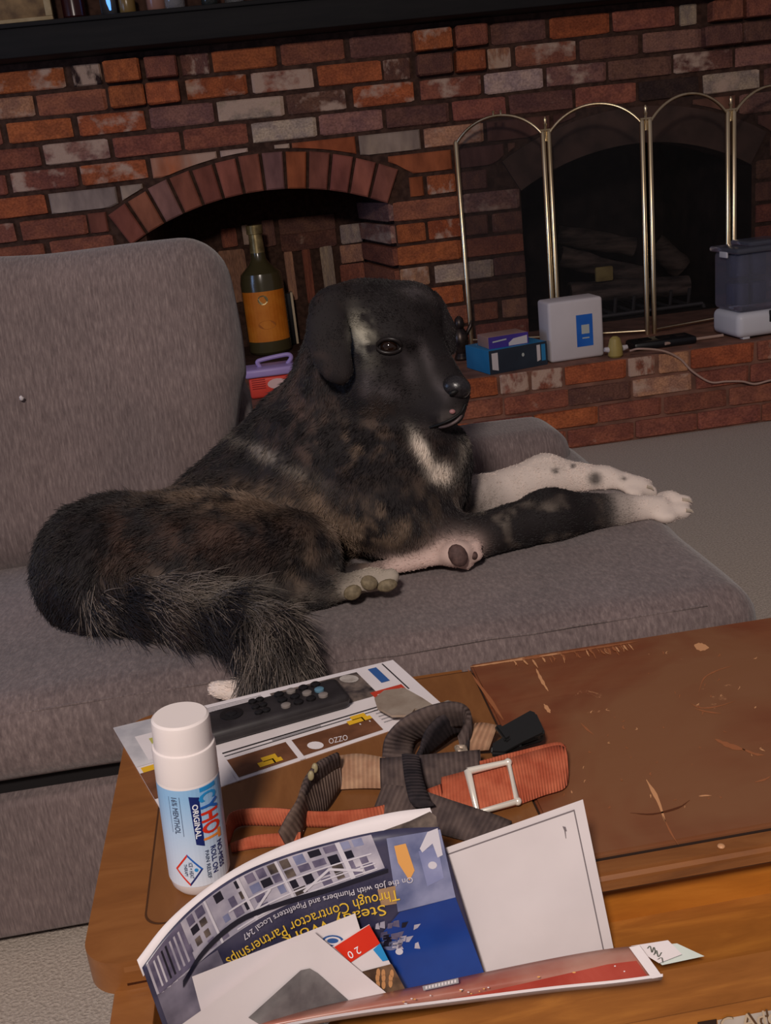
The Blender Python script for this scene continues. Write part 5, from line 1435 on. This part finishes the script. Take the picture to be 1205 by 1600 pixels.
# ================================================================== mail leaning on the front of the table
def sheet(name, label, cat, outline, Yf, mat, th=.0012, group=None, nsub=6):
    """paper with the given px outline (quad), lying on the depth function Yf(px, py)"""
    t = thing(name, label, cat, tuple(at(*outline[3], Yf(*outline[3]))), group)
    A, B, C_, D = (np.array(p, float) for p in outline); V = []; Fc = []; n = nsub
    for s in (0, 1):
        for i in range(n+1):
            for j in range(n+1):
                u, v = i/n, j/n; p = (A*(1-u)+B*u)*(1-v)+(D*(1-u)+C_*u)*v
                V.append(at(p[0], p[1], Yf(*p)+s*th))
    m_ = (n+1)*(n+1); ix = lambda i, j, s=0: s*m_+i*(n+1)+j
    for i in range(n):
        for j in range(n):
            Fc.append((ix(i, j), ix(i, j+1), ix(i+1, j+1), ix(i+1, j))); Fc.append((ix(i, j, 1), ix(i+1, j, 1), ix(i+1, j+1, 1), ix(i, j+1, 1)))
    for k in range(n):
        for (a, b) in (((k, 0), (k+1, 0)), ((k+1, n), (k, n)), ((0, k+1), (0, k)), ((n, k), (n, k+1))):
            Fc.append((ix(*a), ix(*b), ix(*b, 1), ix(*a, 1)))
    o = mesh_obj('paper', V, Fc, mat, t, smooth=True); o.data.set_sharp_from_angle(angle=math.radians(45))
    return t
def depth(Y0, slope, curve=None):
    # leans back: nearer the viewer towards the bottom of the picture
    return lambda x, y: Y0-(y-1350.0)*slope+(curve(x, y) if curve else 0)
def prn(Yf): return Print(lambda v, lift: np.array([at(p[0], p[1], Yf(*p)-.0004-lift) for p in v]))
# white envelope at the right
Ye = depth(.4585, .00003)
env = sheet('white_envelope', 'large blank white envelope leaning against the table front at the right of the mail', 'envelope', [(690, 1327), (911, 1249), (961, 1492), (757, 1548)], Ye, paper)
p = prn(Ye); fine = new_mat('thin_grey_line', lin(120, 112, 116), .6)
p.quad((694, 1336), (897, 1265), (898, 1267), (694, 1338), fine); p.quad((896, 1265), (898, 1265), (945, 1488), (943, 1488), fine)
p.poly([(879, 1291), (884, 1292), (886, 1299), (882, 1298)], fine); p.quad((882, 1298), (884, 1298), (885, 1310), (884, 1310), fine)
p.build('fold_lines', env)
# union magazine with the curled cover
Ym = depth(.4525, .00004, lambda x, y: -.045*max(0, (560-x)/360.0)**1.6)
top = catmull([(222, 1512), (262, 1458), (310, 1410), (370, 1368), (440, 1338), (530, 1312), (610, 1296), (686, 1292)], 5)
bot = catmull([(268, 1640), (330, 1640), (400, 1612), (480, 1588), (560, 1570), (640, 1550), (700, 1535), (757, 1521)], 5)
mg = thing('magazine', 'curled blue trade magazine with yellow headline standing upside down in the mail', 'magazine', tuple(at(500, 1590, .40)))
n_, k_ = len(top), 10; V = []; Fc = []
for s in (0, 1):
    for i in range(n_):
        for j in range(k_+1):
            q = top[i]*(1-j/k_)+bot[i]*j/k_; V.append(at(q[0], q[1], Ym(*q)+s*.0012))
m_ = n_*(k_+1)
for i in range(n_-1):
    for j in range(k_):
        a = i*(k_+1)+j; Fc.append((a, a+1, a+k_+2, a+k_+1)); a += m_; Fc.append((a, a+k_+1, a+k_+2, a+1))
    a = i*(k_+1); Fc.append((a, a+k_+1, a+k_+1+m_, a+m_)); a = i*(k_+1)+k_; Fc.append((a+k_+1, a, a+m_, a+k_+1+m_))
for j in range(k_):
    a = j; Fc.append((a+1, a, a+m_, a+1+m_)); a = (n_-1)*(k_+1)+j; Fc.append((a, a+1, a+1+m_, a+m_))
cov = noise_mat('dark_cover_print', lin(40, 40, 66), lin(66, 64, 88), 40, rough=.3, spec=.5)
mesh_obj('cover', V, Fc, cov, mg, smooth=True)
# inner pages curling past the cover along the top
out = catmull([(214, 1500), (256, 1446), (304, 1402), (366, 1358), (440, 1322), (530, 1290), (610, 1270), (672, 1262)], 5)
V = []; Fc = []
for s in (0, 1):
    for i in range(n_):
        for j in range(4):
            q = out[i]*(1-j/3)+(top[i]+np.array([2, 14]))*j/3; V.append(at(q[0], q[1], Ym(*q)+.0016+s*.003+.004*(1-j/3)**2))
m_ = n_*4
for i in range(n_-1):
    for j in range(3):
        a = i*4+j; Fc.append((a, a+1, a+5, a+4)); a += m_; Fc.append((a, a+4, a+5, a+1))
    a = i*4; Fc.append((a, a+4, a+4+m_, a+m_))
mesh_obj('inner_pages', V, Fc, paper, mg, smooth=True)
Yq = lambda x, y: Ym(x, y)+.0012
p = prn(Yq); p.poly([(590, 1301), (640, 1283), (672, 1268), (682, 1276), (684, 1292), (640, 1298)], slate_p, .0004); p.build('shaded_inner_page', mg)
p = prn(Ym)
ph_l = noise_mat('pale_photo', lin(150, 146, 164), lin(200, 194, 204), 50, rough=.3, spec=.5); ph_d = noise_mat('purple_grey_photo', lin(74, 70, 98), lin(120, 112, 136), 90, rough=.3, spec=.5)
wht_l = new_mat('white_ink', lin(206, 202, 212), .35); dkb = new_mat('ink_blue_black', lin(24, 24, 40), .3)
dblue = noise_mat('deep_blue_cover', lin(16, 44, 112), lin(28, 66, 146), 14, rough=.25, spec=.5); orl = new_mat('amber_light_print', lin(220, 160, 90), .4); steelb = noise_mat('steel_blue_photo', lin(84, 92, 130), lin(140, 144, 176), 40, rough=.3)
def cq(u, v):   # fraction along the cover, fraction down
    f = u*(n_-1); i = min(int(f), n_-2); t_ = f-i
    T2 = top[i]*(1-t_)+top[i+1]*t_; B2 = bot[i]*(1-t_)+bot[i+1]*t_; return T2*(1-v)+B2*v
PHO = [False]
def cp(u, v): return cq(u, v*(1.12-.60*u)) if PHO[0] else cq(u, v)
def cbox(u0, v0, u1, v1, m, lift=0, n=8):
    vv = []; ff = []
    for i in range(n+1):
        for j in range(4): vv.append(cp(u0+(u1-u0)*i/n, v0+(v1-v0)*j/3))
    for i in range(n):
        for j in range(3): a = i*4+j; ff.append((a, a+1, a+5, a+4))
    p.add(vv, ff, m, lift)
PHO[0] = True
cbox(.02, .02, .80, .36, ph_l, 0, 24)
r9 = random.Random(11)
for i in range(20):
    u = .04+i*.037
    for v_ in (.03, .115, .20, .275):
        if r9.random() < .82 and (u > .40 or r9.random() < .5):
            cbox(u, v_, u+r9.uniform(.018, .033), v_+r9.uniform(.05, .078), r9.choice([ph_d, ph_d, steelb, dkb, slate_p]), .0002, 2)
for u, w_ in [(.30, .008), (.42, .010), (.545, .008), (.70, .012)]: cbox(u, .02, u+w_, .36, wht_l, .0004, 1)
cbox(.03, .02, .20, .34, ph_d, .0003, 6)
for i in range(7): cbox(.05+i*.021, .06, .058+i*.021, .30, r9.choice([wht_l, dkb, ph_l]), .0004, 1)
for v_ in (.19, .285, .335): cbox(.36, v_, .78, v_+.012, wht_l, .0005, 14)
for a, b in [((.58, .32), (.66, .22)), ((.66, .22), (.74, .32)), ((.42, .31), (.50, .20))]:
    A, B = cp(*a), cp(*b); nn_ = np.array([-(B-A)[1], (B-A)[0]]); nn_ = nn_/np.linalg.norm(nn_)*2
    p.quad(A+nn_, B+nn_, B-nn_, A-nn_, wht_l, .0006, 2, 1)
PHO[0] = False
arc_t = catmull([(286, 1538), (318, 1488), (372, 1440), (440, 1412), (520, 1388), (606, 1360)], 5); wid = np.linspace(6, 3, len(arc_t))
p.add(list(arc_t+np.stack([0*wid, -wid], 1))+list((arc_t+np.stack([0*wid, wid], 1))[::-1]), [(i, i+1, 2*len(arc_t)-2-i, 2*len(arc_t)-1-i) for i in range(len(arc_t)-1)], dkb, .0008)
cbox(.02, .36, .28, .98, noise_mat('grey_violet_photo', lin(84, 80, 96), lin(136, 130, 146), 40, rough=.3), 0, 8)
p.quad((604, 1310), (688, 1296), (712, 1402), (622, 1425), steelb, .0002, 4, 4)
p.poly([(616, 1322), (634, 1318), (648, 1360), (640, 1376), (622, 1348)], orl, .0005); p.quad((590, 1390), (618, 1384), (620, 1412), (596, 1416), noise_mat('tan_light', lin(150, 120, 90), lin(190, 150, 110), 50), .0003, 2, 2)
p.quad((654, 1330), (684, 1322), (694, 1372), (668, 1385), noise_mat('tank_photo', lin(96, 104, 150), lin(150, 154, 190), 30, rough=.3), .0004, 3, 3); p.disc((676, 1352), 7, 6, wht_l, .0006)
p.poly([(668, 1300), (684, 1294), (692, 1336), (684, 1340), (676, 1318), (660, 1332), (656, 1326)], wht_l, .0005)
p.poly([(625, 1425), (712, 1402), (757, 1521), (632, 1552), (592, 1470), (600, 1455)], dblue, .0003)
for i in range(26):
    x, y = r9.uniform(585, 655), r9.uniform(1438, 1475); p.quad((x, y), (x+r9.uniform(4, 12), y-2), (x+r9.uniform(4, 12), y+r9.uniform(4, 10)), (x-1, y+8), r9.choice([steelb, ph_l, dkb, ph_d]), .0006, 1, 1)
p.disc((624, 1487), 6, 5, wht_l, .0008); p.disc((610, 1478), 12, 7, steelb, .0005)
mg_p = p.build('cover_picture', mg)
p = prn(Ym); yl = new_mat('yellow_headline', lin(226, 186, 62), .4)
# headline, printed along a bent baseline, the magazine stands on its head
def bent(body, path, size, mat, width=None, lift=.0012):
    v, f = text_geo(body); P_ = catmull(path, 10); seg = np.concatenate([[0], np.cumsum(np.linalg.norm(np.diff(P_, axis=0), axis=1))])
    w = v[:, 0].max(); kx = (width or seg[-1])/w; out_ = []
    for x, y in v:
        s_ = min(max(x*kx, 0), seg[-1]-1e-3); i = int(np.searchsorted(seg, s_, 'right')-1); i = min(i, len(P_)-2)
        t_ = (s_-seg[i])/(seg[i+1]-seg[i]); b_ = P_[i]*(1-t_)+P_[i+1]*t_; d_ = (P_[i+1]-P_[i])/np.linalg.norm(P_[i+1]-P_[i])
        out_.append(b_+np.array([-d_[1], d_[0]])*-1*y*size*np.array([1, 1]) if False else b_+np.array([d_[1], -d_[0]])*y*size)
    p.add(out_, f, mat, lift)
bent('On the Job with Plumbers and Pipefitters Local 247', [(645, 1370), (560, 1388), (480, 1408), (420, 1434), (378, 1462)], 13, wht_l)
bent('Through Contractor Partnerships', [(622, 1390), (560, 1404), (480, 1430), (420, 1458), (352, 1498)], 24, yl)
bent('Steady Work', [(602, 1413), (540, 1428), (480, 1448), (440, 1465)], 24, yl)
p.build('headline', mg)

# letters and flyer standing before the magazine
Yl = depth(.4465, .00004, lambda x, y: -.045*max(0, (560-x)/360.0)**1.6)
lt = sheet('folded_letter', 'white folded letter with a blue seal behind the window envelope', 'letter', [(300, 1526), (555, 1427), (600, 1570), (330, 1640)], Yl, paper)
p = prn(Yl); p.disc((520, 1470), 17, 9, blu, .0002); p.disc((520, 1470), 13, 6.5, paper, .0004); p.disc((520, 1470), 9, 4, blu, .0006); p.build('printed_seal', lt)
Yr = depth(.4435, .00004)
ad = sheet('coupon_flyer', 'red and white advert flyer with a biscuit photo behind the window envelope', 'flyer', [(490, 1496), (577, 1444), (634, 1550), (570, 1578)], Yr, paper)
p = prn(Yr); redf = noise_mat('red_ad_print', lin(206, 44, 26), lin(216, 56, 34), 20, rough=.35)
p.quad((522, 1480), (577, 1445), (594, 1474), (548, 1504), redf, .0002, 4, 4)
p.text('2 0', (560, 1478), (-.86, .5), (.5, .86), wht_p, size=17, lift=.0006)
p.poly([(583, 1484), (594, 1474), (607, 1500), (598, 1502)], bl1, .0004)
food = noise_mat('dark_food_photo', lin(70, 54, 44), lin(120, 92, 70), 120, rough=.4); nut = new_mat('biscuit_print', lin(190, 138, 92), .5)
p.quad((566, 1518), (612, 1506), (640, 1558), (590, 1560), food, .0002, 3, 3)
for i in range(9):
    x, y = 590+(i % 3)*11+r9.uniform(-2, 2), 1520+(i//3)*9+r9.uniform(-2, 2); p.disc((x, y), 3.2, 7.0, nut, .0005, 10)
p.build('advert_print', ad)
Yw = depth(.4400, .00004, lambda x, y: -.045*max(0, (560-x)/360.0)**1.6)
we = sheet('window_envelope', 'white window envelope with a grey panel at the front of the mail', 'envelope', [(282, 1602), (489, 1455), (606, 1553), (420, 1640)], Yw, paper)
p = prn(Yw); win = noise_mat('grey_window', lin(96, 92, 94), lin(130, 126, 126), 60, rough=.25); p.poly([(388, 1590), (470, 1516), (484, 1513), (496, 1520), (548, 1566), (470, 1640)], win, .0003)
p.build('address_window', we)
# catalogue bent over in front
ct = thing('catalogue', 'red catalogue bent over along the bottom of the mail with white page edges', 'catalogue', tuple(at(740, 1580, .41)))
up_e = catmull([(300, 1604), (420, 1588), (520, 1568), (690, 1533), (850, 1500), (940, 1484), (1000, 1477)], 6)
lo_e = catmull([(300, 1640), (436, 1606), (560, 1584), (700, 1566), (860, 1546), (960, 1536), (1036, 1526)], 6)
redc = noise_mat('red_catalogue_cover', lin(150, 82, 68), lin(172, 128, 114), 22, rough=.3, spec=.5, detail=5)
NC = len(up_e); KC = 7; V = []; Fc = []; fm = []
for s in (0, 1):
    for i in range(NC):
        for j in range(KC):
            u = j/(KC-1); q = up_e[i]*(1-u)+lo_e[i]*u; P = at(q[0], q[1], .428-.012*u-.005*math.sin(math.pi*u)); V.append(P+s*np.array([0, .002, -.004]))
m_ = NC*KC
for i in range(NC-1):
    for j in range(KC-1):
        a = i*KC+j; Fc.append((a, a+1, a+KC+1, a+KC)); fm.append(0); a += m_; Fc.append((a, a+KC, a+KC+1, a+1)); fm.append(1)
    a = i*KC+KC-1; Fc.append((a, a+m_, a+KC+m_, a+KC)); fm.append(1); a = i*KC; Fc.append((a, a+KC, a+KC+m_, a+m_)); fm.append(1)
for i in (0, NC-1):
    for j in range(KC-1): a = i*KC+j; Fc.append((a, a+1, a+1+m_, a+m_)); fm.append(1)
mesh_obj('bent_cover', V, Fc, [redc, paper], ct, smooth=True, face_mats=fm)
Yc = lambda x, y: .428-.012*min(max((y-np.interp(x, up_e[:, 0], up_e[:, 1]))/max(np.interp(x, lo_e[:, 0], lo_e[:, 1])-np.interp(x, up_e[:, 0], up_e[:, 1]), 1), 0), 1)-.008
p = prn(Yc)
eb = [(up_e[-1][0]+(lo_e[-1][0]-up_e[-1][0])*u, up_e[-1][1]+(lo_e[-1][1]-up_e[-1][1])*u) for u in np.linspace(0, 1, 6)]
p.add([(x-17, y+3) for x, y in eb]+[(x-.5, y) for x, y in eb[::-1]], [(i, i+1, 10-i, 11-i) for i in range(5)], paper, 0)
for i in range(NC-1):
    if 430 < lo_e[i][0]: p.add([lo_e[i]-[0, 4.5], lo_e[i+1]-[0, 4.5], lo_e[i+1], lo_e[i]], [(0, 1, 2, 3)], paper, 0)
p.quad((660, 1541), (716, 1528), (717, 1536), (662, 1548), grl, .0005, 3, 1)
for i in range(10): p.quad((665+i*5, 1541-i*1.1), (668+i*5, 1540.5-i*1.1), (668+i*5, 1545-i*1.1), (665+i*5, 1545.5-i*1.1), paper, .0008, 1, 1)
brr = noise_mat('dark_red_print_band', lin(150, 48, 36), lin(168, 70, 56), 40, rough=.35)
lowband = [((lambda q: lo_e[i]*q+up_e[i]*(1-q))(.88-.44*min(max((lo_e[i][0]-700)/260, 0), 1)), lo_e[i]-[0, 4.6]) for i in range(NC) if 690 < lo_e[i][0] < 1018]
p.add([a for a, b in lowband]+[b for a, b in lowband], [(i, i+1, len(lowband)+i+1, len(lowband)+i) for i in range(len(lowband)-1)], brr, .0003)
for i in range(16):
    x = r9.uniform(600, 1000); y0_ = np.interp(x, up_e[:, 0], up_e[:, 1]); y1_ = np.interp(x, lo_e[:, 0], lo_e[:, 1]); y = y0_+(y1_-y0_)*r9.uniform(.5, .85)
    p.disc((x, y), r9.uniform(1, 3), 1.0, orl if r9.random() < .4 else paper, .0006, 8)
p.build('catalogue_print', ct)
# slips sticking out at the right
Ys = lambda x, y: .434-(y-1490)*.0002
sl = sheet('green_slip', 'pale green paper slip sticking out at the right end of the catalogue', 'paper', [(1000, 1480), (1058, 1474), (1101, 1494), (1035, 1508)], Ys, noise_mat('pale_green_paper', lin(196, 206, 200), lin(206, 214, 208), 20, rough=.6))
Yn = lambda x, y: .431-(y-1490)*.0002
nt_ = sheet('handwritten_note', 'white note with dark handwriting lying on the pale green slip', 'note', [(986, 1478), (1044, 1469), (1066, 1491), (1030, 1505)], Yn, paper)
p = prn(Yn)
inkh = new_mat('handwriting_ink', lin(90, 92, 84), .6)
for pts in [[(1012, 1482), (1016, 1478), (1019, 1488), (1022, 1480), (1025, 1490)], [(1022, 1492), (1026, 1485), (1029, 1495), (1034, 1488)], [(1028, 1499), (1034, 1496), (1036, 1503)]]:
    q = catmull(pts, 4); w_ = 1.1
    p.add([a+[w_, 0] for a in q]+[a-[w_, 0] for a in q[::-1]], [(i, i+1, 2*len(q)-2-i, 2*len(q)-1-i) for i in range(len(q)-1)], inkh, .0003)
p.build('handwriting', nt_)
